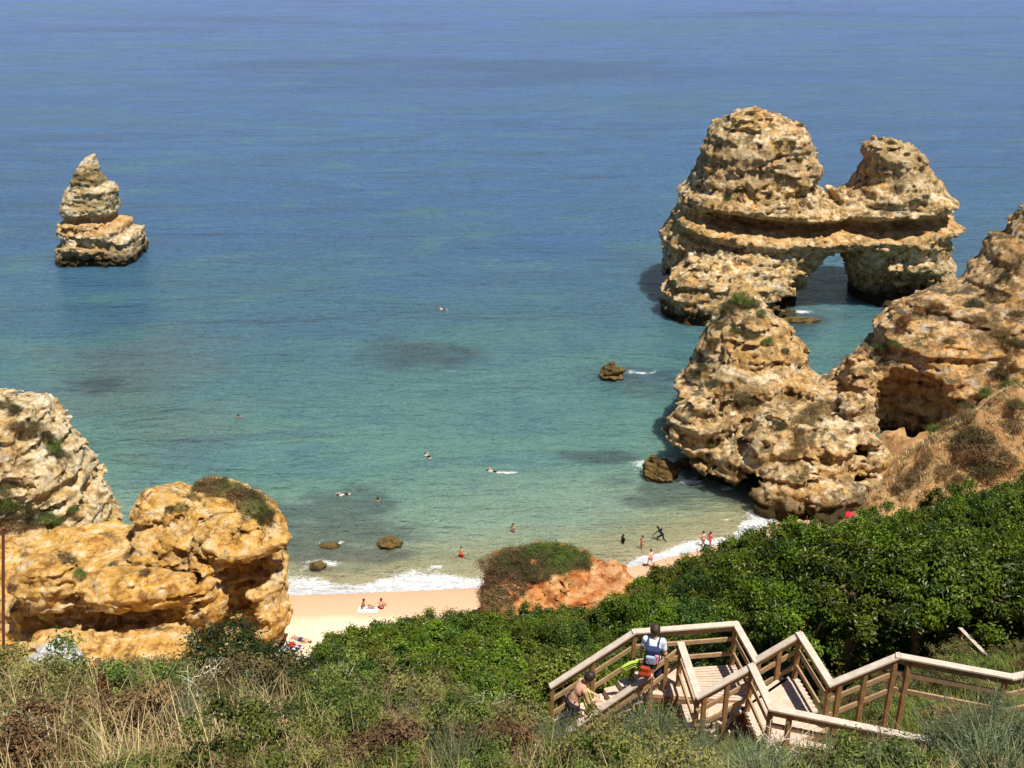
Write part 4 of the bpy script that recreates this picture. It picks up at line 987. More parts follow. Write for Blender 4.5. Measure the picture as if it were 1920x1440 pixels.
# ------------------------------------------------------------------ boardwalk and stairs
Z1, RISE = 36.0, 0.55
def P_(px, py, z): return atz(px, py, z)
a_, b_, c_, d_ = P_(1035, 1285, 36.0), P_(1190, 1185, Z1 + 1), P_(1380, 1170, Z1 + 1), P_(1418, 1238, Z1 + 1)
B_, C_ = P_(1277, 1208, Z1 + 1), P_(1310, 1305, Z1 + 1)
Z2 = Z1 + RISE
D_, e_, E_, f_ = P_(1410, 1250, Z2 + 1), P_(1500, 1190, Z2 + 1), P_(1447, 1328, Z2 + 1), P_(1558, 1282, Z2 + 1)
Z3 = Z2 + RISE
g2, h2 = P_(1685, 1230, Z3 + 1), P_(1900, 1270, Z3 + 1)
F2 = P_(1748, 1389, Z2 + 1.1)
i2 = h2 + np.array([1.6, 0.15, 0.30])
Pp = P_(1222, 1250, Z1 + 0.72)
Q0 = P_(1219, 1266, Z1 + 0.55); Q1 = P_(1060, 1374, 35.35)
bw = link("boardwalk", None, loc=tuple(P_(1340, 1290, Z1)))
tag(bw, "zigzag wooden boardwalk stairs with handrails descending the slope", "boardwalk")
bo = np.array(bw.location)
def part(mb, name, mat, parent=bw):
    V = np.concatenate(mb.V); F = np.concatenate(mb.F)
    return link(name, mesh(name, V - bo, F, (mat,), smooth=False), parent)
dz = lambda p, h: p + np.array([0, 0, h])
RC = [0]
def rail_run(p, q, cap=True, mids=(0.36, 0.72), side=True):
    L = np.linalg.norm(q - p); ext = (q - p) / L * 0.05
    if cap:
        RC[0] += 1; o3 = np.array([0, 0, 0.004 * (RC[0] % 3)]); mb = MB(); mb.beam(p - ext + o3, q + ext + o3, 0.145, 0.042); part(mb, "handrail", M['cap'])
    if side:
        mb = MB(); mb.beam(dz(p, -0.095), dz(q, -0.095), 0.038, 0.115); part(mb, "rail_board", M['plank'])
    for m in mids:
        mb = MB(); mb.beam(dz(p, -m), dz(q, -m), 0.038, 0.095); part(mb, "mid_rail", M['plank'])
def post(p, zb, s=0.088):
    mb = MB(); mb.beam(np.array([p[0], p[1], zb]), np.array([p[0], p[1], p[2] - 0.03]), s, s, up=(0, 1, 0)); part(mb, "post", M['post'])
def lerp(p, q, t): return p + (q - p) * t
rail_run(a_, b_); rail_run(b_, c_); rail_run(c_, d_); rail_run(d_, e_, cap=True); rail_run(e_, f_); rail_run(f_, g2); rail_run(g2, h2); rail_run(h2, i2)
rail_run(B_, C_); rail_run(C_, D_); rail_run(D_, E_); rail_run(E_, F2, mids=(0.36, 0.72)); rail_run(Pp, B_, cap=False, mids=(0.45,)); rail_run(Q0, Q1, mids=(0.25,))
for p, zb in ((a_, 33.2), (lerp(a_, b_, .5), 33.8), (b_, 34.3), (c_, 34.3), (lerp(d_, e_, .06), 34.4), (lerp(d_, e_, .55), 34.8), (e_, 35.0), (lerp(e_, f_, .98), 34.9), (lerp(f_, g2, .14), 35), (lerp(f_, g2, .52), 35), (lerp(f_, g2, .96), 35), (lerp(g2, h2, .10), 35.2), (lerp(g2, h2, .94), 35.5), (i2, 36),
              (lerp(Pp, B_, .0), 34), (lerp(Pp, B_, .5), 34), (B_, 34), (lerp(B_, C_, .95), 34), (lerp(C_, D_, .12), 34.2), (lerp(C_, D_, .55), 34.4), (D_, 34.5), (lerp(D_, E_, .97), 35), (lerp(E_, F2, .12), 35), (lerp(E_, F2, .6), 35.4), (F2, 35.8), (lerp(Q0, Q1, .6), 33.5), (Q1, 33.2)):
    post(p, zb)
def quad_deck(name, c0, c1, c2, c3, n, z, th=0.04):
    "boards laid across the quadrilateral c0-c1 / c3-c2"
    mb = MB()
    for i in range(n):
        t = (i + 0.5) / n
        p, q = lerp(c0, c3, t), lerp(c1, c2, t)
        wd = (np.linalg.norm(c3 - c0) + np.linalg.norm(c2 - c1)) / 2 / n - 0.012
        zz_ = z + random.uniform(-0.002, 0.002)
        mb.beam((p[0], p[1], zz_ - th / 2), (q[0], q[1], zz_ - th / 2), wd, th)
    part(mb, name, M['deck'])
    mb = MB()
    ring = [c0, c1, c2, c3]
    for i in range(4):
        p, q = ring[i], ring[(i + 1) % 4]
        mb.beam((p[0], p[1], z - 0.115), (q[0], q[1], z - 0.115), 0.06, 0.14)
    part(mb, "deck_frame", M['post'])
xyz = lambda p, z: np.array([p[0], p[1], z])
# landing one: between the back rail and the turn; then the strip towards the viewer
quad_deck("deck", b_ + np.array([-.05, .02, 0]), c_ + np.array([.06, .02, 0]), d_ + np.array([.06, .0, 0]), B_ + np.array([-.6, -.25, 0]), 13, Z1)
quad_deck("deck", B_ + np.array([-.05, -.55, 0]), d_ + np.array([.06, -0.02, 0]), D_ + np.array([-.1, 0.1, 0]), C_ + np.array([-.06, -.06, 0]), 10, Z1 - 0.006)
# steps from landing one up to landing two
for kx in range(3):
    t0, t1 = kx / 3, (kx + 1) / 3
    zt = Z1 + RISE * (kx + 1) / 3 - 0.01
    o0, o1 = lerp(C_, D_, t0), lerp(C_, D_, t1); u0, u1 = lerp(d_, e_, t0), lerp(d_, e_, t1)
    mb = MB()
    for s_i in range(2):
        ta, tb = s_i / 2, (s_i + 1) / 2
        pa = (lerp(o0, o1, ta) + lerp(o0, o1, tb)) / 2; qa = (lerp(u0, u1, ta) + lerp(u0, u1, tb)) / 2
        mb.beam(xyz(pa, zt - 0.02), xyz(qa, zt - 0.02), 0.145, 0.04)
    mb.beam(xyz(o0, zt - 0.11), xyz(u0, zt - 0.11), 0.025, 0.16)
    part(mb, "stair_tread", M['deck'])
quad_deck("deck", D_ + np.array([-.02, 0, 0]), e_ + np.array([.06, 0, 0]), f_ + np.array([.06, 0, 0]), E_ + np.array([-.06, -.05, 0]), 12, Z2)
# the walkway beside the lower right handrail
nv = np.array([-(F2 - E_)[1], (F2 - E_)[0], 0]); nv = nv / np.linalg.norm(nv) * 0.6
quad_deck("deck", E_ + nv * -0.08, E_ + nv, F2 + nv, F2 + nv * -0.08, 20, Z2 - 0.006)
# flight down to the left
NS = 10
for kx in range(NS):
    t0 = kx / NS; zt = Z1 - (kx + 1) * 0.155
    fa = b_ + np.array([-0.28 * kx - 0.16, -0.055 * kx, 0]); na = B_ + np.array([-.75, -.30, 0]) + np.array([-0.28 * kx - 0.02, -0.05 * kx, 0])
    mb = MB(); mb.beam(xyz(fa, zt - 0.02), xyz(na, zt - 0.02), 0.30, 0.04); mb.beam(xyz(fa, zt + .06) + np.array([.15, 0, 0]), xyz(na, zt + .06) + np.array([.15, 0, 0]), 0.025, 0.13)
    part(mb, "stair_tread", M['deck'])
# older handrail further down on the right
r0, r1 = hp(1890, 22.2), hp(1812, 24.5)
r0 = aty(1882, 1262, 22.0); r1 = aty(1800, 1178, 25.0)
hr = link("handrail", None, loc=tuple(xyz(r0, float(hill(r0[0], r0[1])[0]))))
tag(hr, "short wooden handrail running down through the dark thicket at right", "handrail")
bo_s, bo = bo, np.array(hr.location)
mb = MB(); mb.beam(r0, r1, 0.12, 0.05); part(mb, "handrail_cap", M['cap'], hr)
mb = MB(); mb.beam(dz(r0, -.3), dz(r1, -.3), 0.05, 0.11); part(mb, "mid_rail", M['plank'], hr)
for t in (0.05, .5, .95):
    p = lerp(r0, r1, t); mb = MB(); mb.beam(xyz(p, float(hill(p[0], p[1])[0]) - .2), dz(p, -.03), .1, .1, up=(0, 1, 0)); part(mb, "post", M['post'], hr)
bo = bo_s

# ------------------------------------------------------------------ people
M['skin'] = plain('skin_tan', (0.52, 0.29, 0.18), 0.6, 0.3, 0.06)
M['skin2'] = plain('skin_fair', (0.66, 0.42, 0.31), 0.6, 0.3, 0.06)
M['skin3'] = plain('skin_deep', (0.30, 0.15, 0.08), 0.6, 0.3, 0.06)
M['hair'] = plain('dark_hair', (0.025, 0.016, 0.012), 0.55, 0.4, 0.2, 30)
M['hairb'] = plain('brown_hair', (0.04, 0.02, 0.012), 0.55, 0.4, 0.2, 30)
CL = {}
def cloth(n, c):
    if n not in CL: CL[n] = plain('cloth_' + n, c, 0.85, 0.15, 0.12, 12)
    return CL[n]
STAND = dict(pelvis=(0, 0, .95), waist=(0, 0.0, 1.10), chest=(0, 0, 1.28), neck=(0, -.01, 1.45), head=(0, .02, 1.60),
             shL=(-.175, 0, 1.39), elL=(-.24, -.02, 1.11), wrL=(-.25, .06, .87), shR=(.175, 0, 1.39), elR=(.24, -.02, 1.11), wrR=(.25, .06, .87),
             hiL=(-.09, 0, .93), knL=(-.10, .02, .50), anL=(-.11, -.01, .09), hiR=(.09, 0, .93), knR=(.10, .02, .50), anR=(.11, -.01, .09))
def caps(G, a, b, ra, rb, sc=None):
    a, b = np.asarray(a, np.float32), np.asarray(b, np.float32)
    q = G - a; d = b - a
    t = np.clip((q @ d) / (d @ d + 1e-9), 0, 1)
    return np.linalg.norm(q - t[..., None] * d, axis=-1) - (ra + (rb - ra) * t)
def ellp(G, c, r):
    r = np.asarray(r, np.float32)
    return (np.linalg.norm((G - np.asarray(c, np.float32)) / r, axis=-1) - 1) * r.min()
def hand(G, f, wr, el, res):
    d = np.asarray(wr) - np.asarray(el); d = d / np.linalg.norm(d)
    s = np.cross(d, (0, 0, 1.0)) if abs(d[2]) < .8 else np.cross(d, (1.0, 0, 0)); s /= np.linalg.norm(s)
    u = np.cross(s, d); wr = np.asarray(wr)
    r = max(.0095, res * .62)
    f = smin(f, caps(G, wr, wr + d * .085, .024, .03), .015)
    for i, (o, L) in enumerate(((-.030, .055), (-.010, .072), (.010, .078), (.030, .07))):
        p0 = wr + d * .085 + s * o; p1 = p0 + d * L * .55 + s * o * .2; p2 = p1 + d * L * .4 - u * L * .35
        f = np.minimum(f, np.minimum(caps(G, p0, p1, r, r), caps(G, p1, p2, r, r * .85)))
    t0 = wr + d * .035 + s * .028; t1 = t0 + d * .03 + s * .035; t2 = t1 + d * .03 + s * .006
    return np.minimum(f, np.minimum(caps(G, t0, t1, r * 1.15, r), caps(G, t1, t2, r, r * .85)))
def person(loc, yaw, pose, scale, skin, hairm, label, res=0.012, hairlen=0.0, bottoms=None, top=None, clip_z=None, suit=None, long_hair=False, skirt=0.0, sleeves=0.6):
    J = {k_: np.array(v_, float) for k_, v_ in {**STAND, **pose}.items()}
    pts = np.array(list(J.values()))
    lo, hi = pts.min(0) - .26, pts.max(0) + .26
    xs, ys, zs = (np.arange(lo[i], hi[i], res).astype(np.float32) for i in range(3))
    G = np.stack(np.meshgrid(xs, ys, zs, indexing='ij'), -1)
    ax_ = J['shR'] - J['shL']; ax_ /= np.linalg.norm(ax_)
    def torso(ex=0.0, parts=3):
        w_ = 0.085
        f = caps(G, J['pelvis'] - ax_ * .055, J['pelvis'] + ax_ * .055, .108 + ex, .108 + ex)
        f = smin(f, caps(G, J['pelvis'], J['waist'], .112 + ex, .105 + ex), .06)
        f = smin(f, caps(G, J['waist'], J['chest'], .105 + ex, .112 + ex), .05)
        f = smin(f, caps(G, J['chest'] - ax_ * .06, J['chest'] + ax_ * .06, .105 + ex, .105 + ex), .06)
        return smin(f, caps(G, J['shL'] - np.array([0, 0, .01]), J['shR'] - np.array([0, 0, .01]), .05 + ex, .05 + ex), .06)
    f = torso()
    f = smin(f, caps(G, J['chest'] * .3 + J['neck'] * .7, J['neck'] * .4 + J['head'] * .6, .055, .048), .04)
    hd = J['head']; upv = hd - J['neck']; upv /= np.linalg.norm(upv)
    fwd = np.cross(upv, ax_); fwd /= np.linalg.norm(fwd)
    f = smin(f, caps(G, hd - upv * .045 + fwd * .022, hd + upv * .035, .068, .088), .03)
    f = smin(f, caps(G, hd - upv * .01 + fwd * .088, hd - upv * .03 + fwd * .104, .011, .014), .012)       # nose
    f = smin(f, caps(G, hd - upv * .068 + fwd * .078 - ax_ * .018, hd - upv * .068 + fwd * .078 + ax_ * .018, .01, .01), .01)  # lips
    for sg in (-1, 1):
        f = smin(f, caps(G, hd + ax_ * sg * .083 + upv * .012, hd + ax_ * sg * .085 - upv * .025, .014, .011), .008)           # ears
        f = smin(f, caps(G, hd + ax_ * sg * .02 + upv * .03 + fwd * .08, hd + ax_ * sg * .042 + upv * .028 + fwd * .068, .011, .01), .01)  # brows
    for S in 'LR':
        f = smin(f, caps(G, J['sh' + S], J['el' + S], .05, .04), .03)
        f = smin(f, caps(G, J['el' + S], J['wr' + S], .04, .026), .02)
        f = hand(G, f, J['wr' + S], J['el' + S], res)
        f = smin(f, caps(G, J['hi' + S], J['kn' + S], .085, .056), .03)
        f = smin(f, caps(G, J['kn' + S], J['an' + S], .056, .036), .02)
        leg = J['an' + S] - J['kn' + S]; ftd = np.array(pose.get('foot', (0, 1, 0)), float)
        toe = J['an' + S] + ftd * .17 + np.array([0, 0, -.045]) * (abs(leg[2]) / np.linalg.norm(leg))
        f = smin(f, caps(G, J['an' + S] - ftd * .04 + np.array([0, 0, -.03]), toe, .04, .028), .03)
    if clip_z is not None: f = np.maximum(f, clip_z - G[..., 2])
    V, F = surface_nets(f, (lo[0], lo[1], lo[2]), res)
    smat = suit or skin
    root = link("person", mesh("person", V, F, (smat,)), loc=tuple(loc), rot=(0, 0, yaw))
    root.scale = (scale,) * 3
    tag(root, label, "person")
    def child(name, g, mat):
        if clip_z is not None: g = np.maximum(g, clip_z - G[..., 2])
        V, F = surface_nets(g, (lo[0], lo[1], lo[2]), res)
        if len(F): link(name, mesh(name, V, F, (mat,)), root)
    # hair: a cap round the back and crown, thicker and longer where asked
    g = caps(G, hd - fwd * .018 + upv * .02, hd + upv * .05 - fwd * .008, .108, .104)
    g = np.maximum(g, (G - (hd + fwd * .045 + upv * .055)) @ (fwd * .9 - upv * .5).astype(np.float32))
    if long_hair: g = smin(g, caps(G, hd - fwd * .05, hd - fwd * .075 - upv * (.14 + hairlen), .075, .045), .04)
    g = np.maximum(g, -(f + .004))
    child("hair", g, hairm)
    ey = None
    if suit is None or True:
        e1 = np.minimum(ellp(G, hd + ax_ * .033 + upv * .012 + fwd * .082, (.013, .013, .009)), ellp(G, hd - ax_ * .033 + upv * .012 + fwd * .082, (.013, .013, .009)))
        if res < .011: child("eyes", e1, M['hair'])
    tor = None
    if bottoms:
        g = torso(.014)
        t_ = .55 if skirt == 0 else skirt
        for S in 'LR':
            g = smin(g, caps(G, J['hi' + S], J['hi' + S] + (J['kn' + S] - J['hi' + S]) * t_, .102, .10 - .02 * t_ + (.05 if skirt else 0)), .03)
        up = J['waist'] - J['pelvis']; up /= np.linalg.norm(up)
        g = np.maximum(g, (G - (J['pelvis'] * .55 + J['waist'] * .45)) @ up.astype(np.float32))
        for S in 'LR':
            dv = J['kn' + S] - J['hi' + S]; dl_ = np.linalg.norm(dv)
        child("shorts", np.maximum(g, -(f + .003)), bottoms)
    if top:
        g = torso(.018)
        for S in 'LR':
            g = smin(g, caps(G, J['sh' + S], J['sh' + S] + (J['el' + S] - J['sh' + S]) * sleeves, .068, .062), .03)
        up = J['waist'] - J['pelvis']; up /= np.linalg.norm(up)
        g = np.maximum(g, -((G - (J['pelvis'] + up * .02)) @ up.astype(np.float32)))
        child("shirt", np.maximum(g, -(f + .003)), top)
    return root
SIT = dict(pelvis=(0, 0, .12), waist=(0, -.03, .27), chest=(0, -.05, .46), neck=(0, -.03, .63), head=(0, .01, .79), shL=(-.175, -.04, .57), shR=(.175, -.04, .57), elL=(-.25, -.14, .33), wrL=(-.22, -.24, .10), elR=(.24, -.13, .33), wrR=(.22, -.24, .10),
           hiL=(-.09, .02, .11), hiR=(.09, .02, .11), knL=(-.11, .40, .26), knR=(.11, .42, .22), anL=(-.11, .78, .06), anR=(.11, .80, .06), foot=(0, .5, .6))
KNEESUP = dict(SIT, knL=(-.10, .32, .46), knR=(.10, .32, .46), anL=(-.1, .5, .09), anR=(.1, .5, .09), wrL=(-.06, .34, .36), wrR=(.06, .34, .36), elL=(-.25, .1, .38), elR=(.25, .1, .38), foot=(0, 1, 0), head=(0, .04, .79))
LIE = dict(pelvis=(0, 0, .12), waist=(0, -.15, .12), chest=(0, -.33, .13), neck=(0, -.5, .13), head=(0, -.65, .14), shL=(-.175, -.44, .12), shR=(.175, -.44, .12), elL=(-.27, -.20, .07), wrL=(-.24, .03, .06), elR=(.27, -.22, .07), wrR=(.24, .02, .06),
           hiL=(-.09, .02, .11), hiR=(.09, .02, .11), knL=(-.11, .44, .13), knR=(.11, .45, .11), anL=(-.11, .86, .06), anR=(.12, .87, .06), foot=(0, .25, .95))
LIEK = dict(LIE, knL=(-.11, .34, .40), anL=(-.12, .58, .07))
WADE = dict(elL=(-.30, .0, 1.14), wrL=(-.36, .12, .98), elR=(.30, .0, 1.14), wrR=(.36, .12, .98))
WALK = dict(knL=(-.09, .22, .52), anL=(-.09, .26, .09), knR=(.09, .0, .49), anR=(.09, -.28, .14), elL=(-.23, -.14, 1.13), wrL=(-.22, -.05, .9), elR=(.23, .06, 1.12), wrR=(.22, .24, .96))
STRIDE = dict(pelvis=(0, -.05, .86), waist=(0, .06, .99), chest=(0, .19, 1.14), neck=(0, .30, 1.27), head=(0, .40, 1.39), shL=(-.175, .25, 1.22), shR=(.175, .25, 1.22), elL=(-.45, .3, 1.12), wrL=(-.62, .42, .98), elR=(.42, .22, 1.08), wrR=(.55, .34, .9),
              hiL=(-.09, -.05, .85), hiR=(.09, -.05, .85), knL=(-.14, .3, .56), anL=(-.16, .3, .1), knR=(.12, -.12, .46), anR=(.12, -.5, .15))
def sand_at(px, py):
    z_ = 0.3
    for _ in range(8):
        p = atz(px, py, z_); z_ = float(beach_z(np.array([p[0]]), np.array([p[1]]))[0])
    return p
def wade(px, py, depth): p = atz(px, py, 0); return (p[0], p[1], -depth)
pi = math.pi
person(wade(865, 1045, .62), pi, WADE, 1.0, M['skin'], M['hair'], "bather in red trunks standing thigh-deep with arms held out", bottoms=cloth('red', (.5, .03, .02)), clip_z=.45)
person(wade(962, 997, .88), pi * .8, WADE, 1.0, M['skin'], M['hair'], "bather with dark hair standing waist-deep furthest from the sand", bottoms=cloth('blue', (.03, .05, .2)), clip_z=.7)
person(wade(1168, 1018, .85), 2.0, {}, 1.0, M['skin3'], M['hair'], "dark figure standing waist-deep left of two other bathers", bottoms=cloth('black', (.015, .015, .018)), top=cloth('black', (.015, .015, .018)), clip_z=.7)
person(wade(1204, 1029, .42), 2.6, WALK, 1.0, M['skin'], M['hairb'], "bather wading knee-deep next to the one in black", bottoms=cloth('tan', (.35, .22, .12)), clip_z=.3)
person(wade(1240, 1014, .25), .9, STRIDE, 1.05, M['skin3'], M['hair'], "person in a black wetsuit striding bent forward out of the water", suit=cloth('wetsuit', (.012, .014, .014)), clip_z=.12)
p = sand_at(1219, 1063); person(p, .4, WALK, 1.0, M['skin2'], M['hairb'], "person in pink swimwear standing on the wet sand by the bushes", bottoms=cloth('pink', (.62, .16, .18)))
p = wade(1317, 1024, .2); person(p, -.5, WALK, 1.0, M['skin2'], M['hairb'], "person walking in the foam behind the thicket's left edge", bottoms=cloth('tan', (.35, .22, .12)))
p = wade(1330, 1026, .15); person(p, -.9, WALK, .98, M['skin'], M['hair'], "person in pink shirt walking in the foam behind the thicket", bottoms=cloth('pink', (.62, .16, .18)), top=cloth('pink', (.62, .16, .18)))
person(wade(1042, 1040, .6), pi, {}, 1.0, M['skin2'], M['hair'], "bather half hidden behind the bushes on the red knoll", top=cloth('white', (.75, .75, .75)), clip_z=.45)
p = sand_at(683, 1141); person(p, -pi / 2, SIT, 1.0, M['skin3'], M['hairb'], "person sitting on wet sand leaning back, legs outstretched towards a companion", bottoms=cloth('white', (.75, .75, .75)))
p = sand_at(715, 1141); person(p, -.5, KNEESUP, 1.0, M['skin'], M['hair'], "person sitting on wet sand hugging raised knees", bottoms=cloth('maroon', (.2, .03, .03)))
def towel(px, py, wx, wy, yaw, mat, label, stripe=None, lift=.03):
    p = sand_at(px, py); rgx = np.random.default_rng(int(px))
    xs = np.linspace(-wx / 2, wx / 2, 15); ys = np.linspace(-wy / 2, wy / 2, 23)
    ca, sa = math.cos(yaw), math.sin(yaw)
    X, Y = np.meshgrid(xs, ys, indexing='ij'); X = X.ravel(); Y = Y.ravel()
    gx, gy = p[0] + X * ca - Y * sa, p[1] + X * sa + Y * ca
    top_ = np.stack([gx, gy, beach_z(gx, gy) + lift + .012 * fbm(np.stack([gx, gy, 0 * gx], 1) * 3, 3)], 1)
    bot = top_ - np.array([0, 0, .012]); n = len(top_); i = np.arange(n).reshape(15, 23)
    Ft = np.stack([i[:-1, :-1], i[1:, :-1], i[1:, 1:], i[:-1, 1:]], -1).reshape(-1, 4)
    rim = np.concatenate([i[:, 0], i[-1, 1:], i[-2::-1, -1], i[0, -2:0:-1]]); nx_ = np.roll(rim, -1)
    Fr = np.stack([rim, rim + n, nx_ + n, nx_], 1)
    mi = np.zeros(len(Ft) * 2 + len(Fr), int)
    if stripe: mi[:len(Ft)] = ((np.arange(len(Ft)) % 22) // 3 % 2)
    o = obj_at("beach_towel", np.concatenate([top_, bot]), np.concatenate([Ft, Ft[:, ::-1] + n, Fr]), p, (mat,) + ((stripe,) if stripe else ()), midx=mi)
    return tag(o, label, "towel")
towel(541, 1213, .95, 1.75, 1.25, cloth('navy', (.05, .07, .32)), "blue and white striped beach towel under a sunbather", cloth('white', (.75, .75, .75)))
towel(566, 1203, .9, 1.7, 1.2, cloth('cream', (.6, .45, .3)), "cream beach towel next to the striped towel")
towel(690, 1143, .9, 1.6, 1.5, cloth('white', (.75, .75, .75)), "white towel under the person with outstretched legs")
towel(1612, 966, .9, 1.7, .3, cloth('cream', (.6, .45, .3)), "pale beach towel beside the red parasol by the far rocks", lift=.03)
p = sand_at(545, 1211); person(p + np.array([0, 0, .02]), -1.9, LIEK, 1.0, M['skin2'], M['hairb'], "sunbather in red lying with one knee raised on a striped towel", bottoms=cloth('red', (.5, .03, .02)))
p = sand_at(567, 1202); person(p + np.array([0, 0, .02]), 1.2, LIE, 1.0, M['skin'], M['hairb'], "sunbather lying flat on a cream towel by the striped one", bottoms=cloth('blue', (.03, .05, .2)))
def parasol(p, h, rad, mat, label, tilt, nm="parasol"):
    root = link(nm, None, loc=tuple(p), rot=tilt); tag(root, label, "parasol")
    mb = MB(); mb.tube([(0, 0, -.15), (0, 0, h)], .018, 8); mb.build("pole", M['cap'], root, smooth=True)
    n = 16; V = [(0, 0, h + .02)]; F = []
    for r_, zz_ in ((.35, -.04), (.7, -.17), (1.0, -.38)):
        for k_ in range(n):
            a = 2 * pi * k_ / n; s = 1 if k_ % 2 == 0 else .965
            V.append((math.cos(a) * rad * r_ * s, math.sin(a) * rad * r_ * s, h + zz_ * rad * (1 if k_ % 2 == 0 else .93)))
    for k_ in range(n):
        k2 = (k_ + 1) % n; F.append((0, 1 + k_, 1 + k2, 1 + k2))
        for q in range(2): F.append((1 + q * n + k_, 1 + (q + 1) * n + k_, 1 + (q + 1) * n + k2, 1 + q * n + k2))
    V = np.array(V); F = np.array(F)
    bm_me = bpy.data.meshes.new("canopy"); bm_me.from_pydata([tuple(x_) for x_ in V], [], [tuple(dict.fromkeys(f_)) for f_ in F.tolist()]); bm_me.materials.append(mat)
    cn = link("canopy", bm_me, root); so_ = cn.modifiers.new("thick", 'SOLIDIFY'); so_.thickness = .012
    for k_ in range(0, n, 2):
        mb = MB(); a = 2 * pi * k_ / n
        mb.tube([(0, 0, h - .02), (math.cos(a) * rad * .96, math.sin(a) * rad * .96, h - .38 * rad - .02)], .006, 5); mb.build("rib", M['cap'], root)
    return root
p = sand_at(497, 1222); parasol(p, 1.2, .78, cloth('royal', (.04, .06, .42)), "blue parasol tilted towards the sea at the ochre cliff's foot", (R(-25), R(15), 0))
p = sand_at(1592, 975); parasol(p, .9, .42, cloth('scarlet', (.7, .02, .05)), "red parasol standing by the far rocks behind the thicket", (R(20), R(-20), 0))
# dark holdall left against the rock
p = sand_at(523, 1203)
bag = link("bag", None, loc=tuple(p)); tag(bag, "dark bag leaning on the foot of the ochre cliff", "bag")
v = Vol(-.55, .55, -.45, .45, -.05, 1.0, .03)
f = smin(ell(v, (0, 0, .34), (.34, .24, .38)), ell(v, (.05, 0, .12), (.36, .27, .16)), .1)
V, F = surface_nets(np.ascontiguousarray(np.broadcast_to(f, v.shape)), v.o, v.h)
link("bag_body", mesh("bag_body", V, F, (cloth('brownbag', (.10, .05, .03)),)), bag)
mb = MB(); mb.tube([(-.16, 0, .64), (-.12, 0, .8), (0, 0, .86), (.12, 0, .8), (.16, 0, .64)], .018, 6); mb.build("bag_handle", cloth('brownbag', (.10, .05, .03)), bag, smooth=True)

# swimmers: only what shows above the water
FLOAT = dict(elL=(-.32, .15, 1.33), wrL=(-.45, .32, 1.36), elR=(.32, .15, 1.33), wrR=(.45, .32, 1.36))
def swimmer(px, py, yaw, pose, sink, skin, label, hairm=None):
    p = atz(px, py, 0); person((p[0], p[1], -sink), yaw, pose, 1.0, skin, hairm or M['hair'], label, clip_z=sink - .12)
PRONE = {k_: (v_[0], -v_[1], v_[2]) if k_ != 'foot' else (0, -1, 0) for k_, v_ in LIE.items()}
PRONE.update(head=(0, .66, .16), wrR=(.3, .75, .2), elR=(.28, .5, .3), anL=(-.1, -.86, .04), anR=(.1, -.86, .04), foot=(0, -.9, 0))
def prone(px, py, yaw, skin, label, lift=-.15):
    p = atz(px, py, 0); person((p[0], p[1], lift), yaw, PRONE, 1.0, skin, M['hair'], label, bottoms=cloth('black', (.015, .015, .018)))
prone(832, 580, 1.4, M['skin2'], "lone swimmer far out in the bay, left of the arch")
swimmer(447, 783, 0, FLOAT, 1.33, M['skin3'], "dark head of a swimmer in open water right of the cliff spur")
prone(803, 856, .6, M['skin2'], "pale swimmer furthest out of the group near the middle")
prone(926, 884, 1.2, M['skin2'], "front-crawl swimmer kicking up a white splash")
prone(647, 927, 1.9, M['skin2'], "pale swimmer nearest the ochre cliff")
swimmer(709, 940, .7, FLOAT, 1.3, M['skin3'], "dark-haired swimmer with only head and shoulders above water")

# the two walkers on the stairs
BACK = dict(STAND, wrL=(-.27, .12, .92), elL=(-.25, .0, 1.14), wrR=(.26, .1, .9), knL=(-.10, .10, .52), anL=(-.10, .02, .12), head=(0, .04, 1.60))
kp = np.array(aty(1222, 1285, 17.15)); kp = np.array([kp[0] - .02, 17.05, Z1 - .155])
bp = person(kp, R(-14) , BACK, .94, M['skin'], M['hairb'], "person in a pale blue shirt wearing a backpack, going down the stairs", res=.0095, bottoms=cloth('navyshort', (.03, .03, .06)), top=cloth('paleblue', (.62, .70, .78)), skirt=0.8)
# backpack: its own thing, on the wearer's back
kb = link("backpack", None, loc=tuple(kp), rot=(0, 0, R(-14))); kb.scale = (.94,) * 3
tag(kb, "navy backpack with pink and white panel on the walker's back", "backpack")
v = Vol(-.26, .26, -.46, .02, .75, 1.55, .012)
def box_sdf(v, c, hs, r):
    qx, qy, qz = np.abs(v.X - c[0]) - hs[0] + r, np.abs(v.Y - c[1]) - hs[1] + r, np.abs(v.Z - c[2]) - hs[2] + r
    return np.sqrt(np.maximum(qx, 0) ** 2 + np.maximum(qy, 0) ** 2 + np.maximum(qz, 0) ** 2) + np.minimum(np.maximum(qx, np.maximum(qy, qz)), 0) - r
def volpart(name, f, mat, parent):
    V, F = surface_nets(np.ascontiguousarray(np.broadcast_to(f, v.shape)), v.o, v.h); return link(name, mesh(name, V, F, (mat,)), parent)
volpart("pack_body", box_sdf(v, (0, -.225, 1.17), (.15, .085, .20), .06), cloth('navypack', (.03, .04, .10)), kb)
volpart("front_pocket", box_sdf(v, (-.02, -.325, 1.12), (.11, .035, .10), .03), cloth('greyblue', (.35, .42, .52)), kb)
volpart("pack_panel", box_sdf(v, (.095, -.32, 1.15), (.04, .03, .11), .02), cloth('pinkpanel', (.7, .25, .35)), kb)
for sg in (-1, 1):
    mb = MB(); mb.tube([(sg * .1, -.15, 1.34), (sg * .11, -.10, 1.475), (sg * .12, .0, 1.485), (sg * .12, .13, 1.40), (sg * .13, .145, 1.22), (sg * .14, .02, 1.04), (sg * .13, -.14, 1.0)], .014, 6); mb.build("strap", cloth('navypack', (.03, .04, .10)), kb, smooth=True)
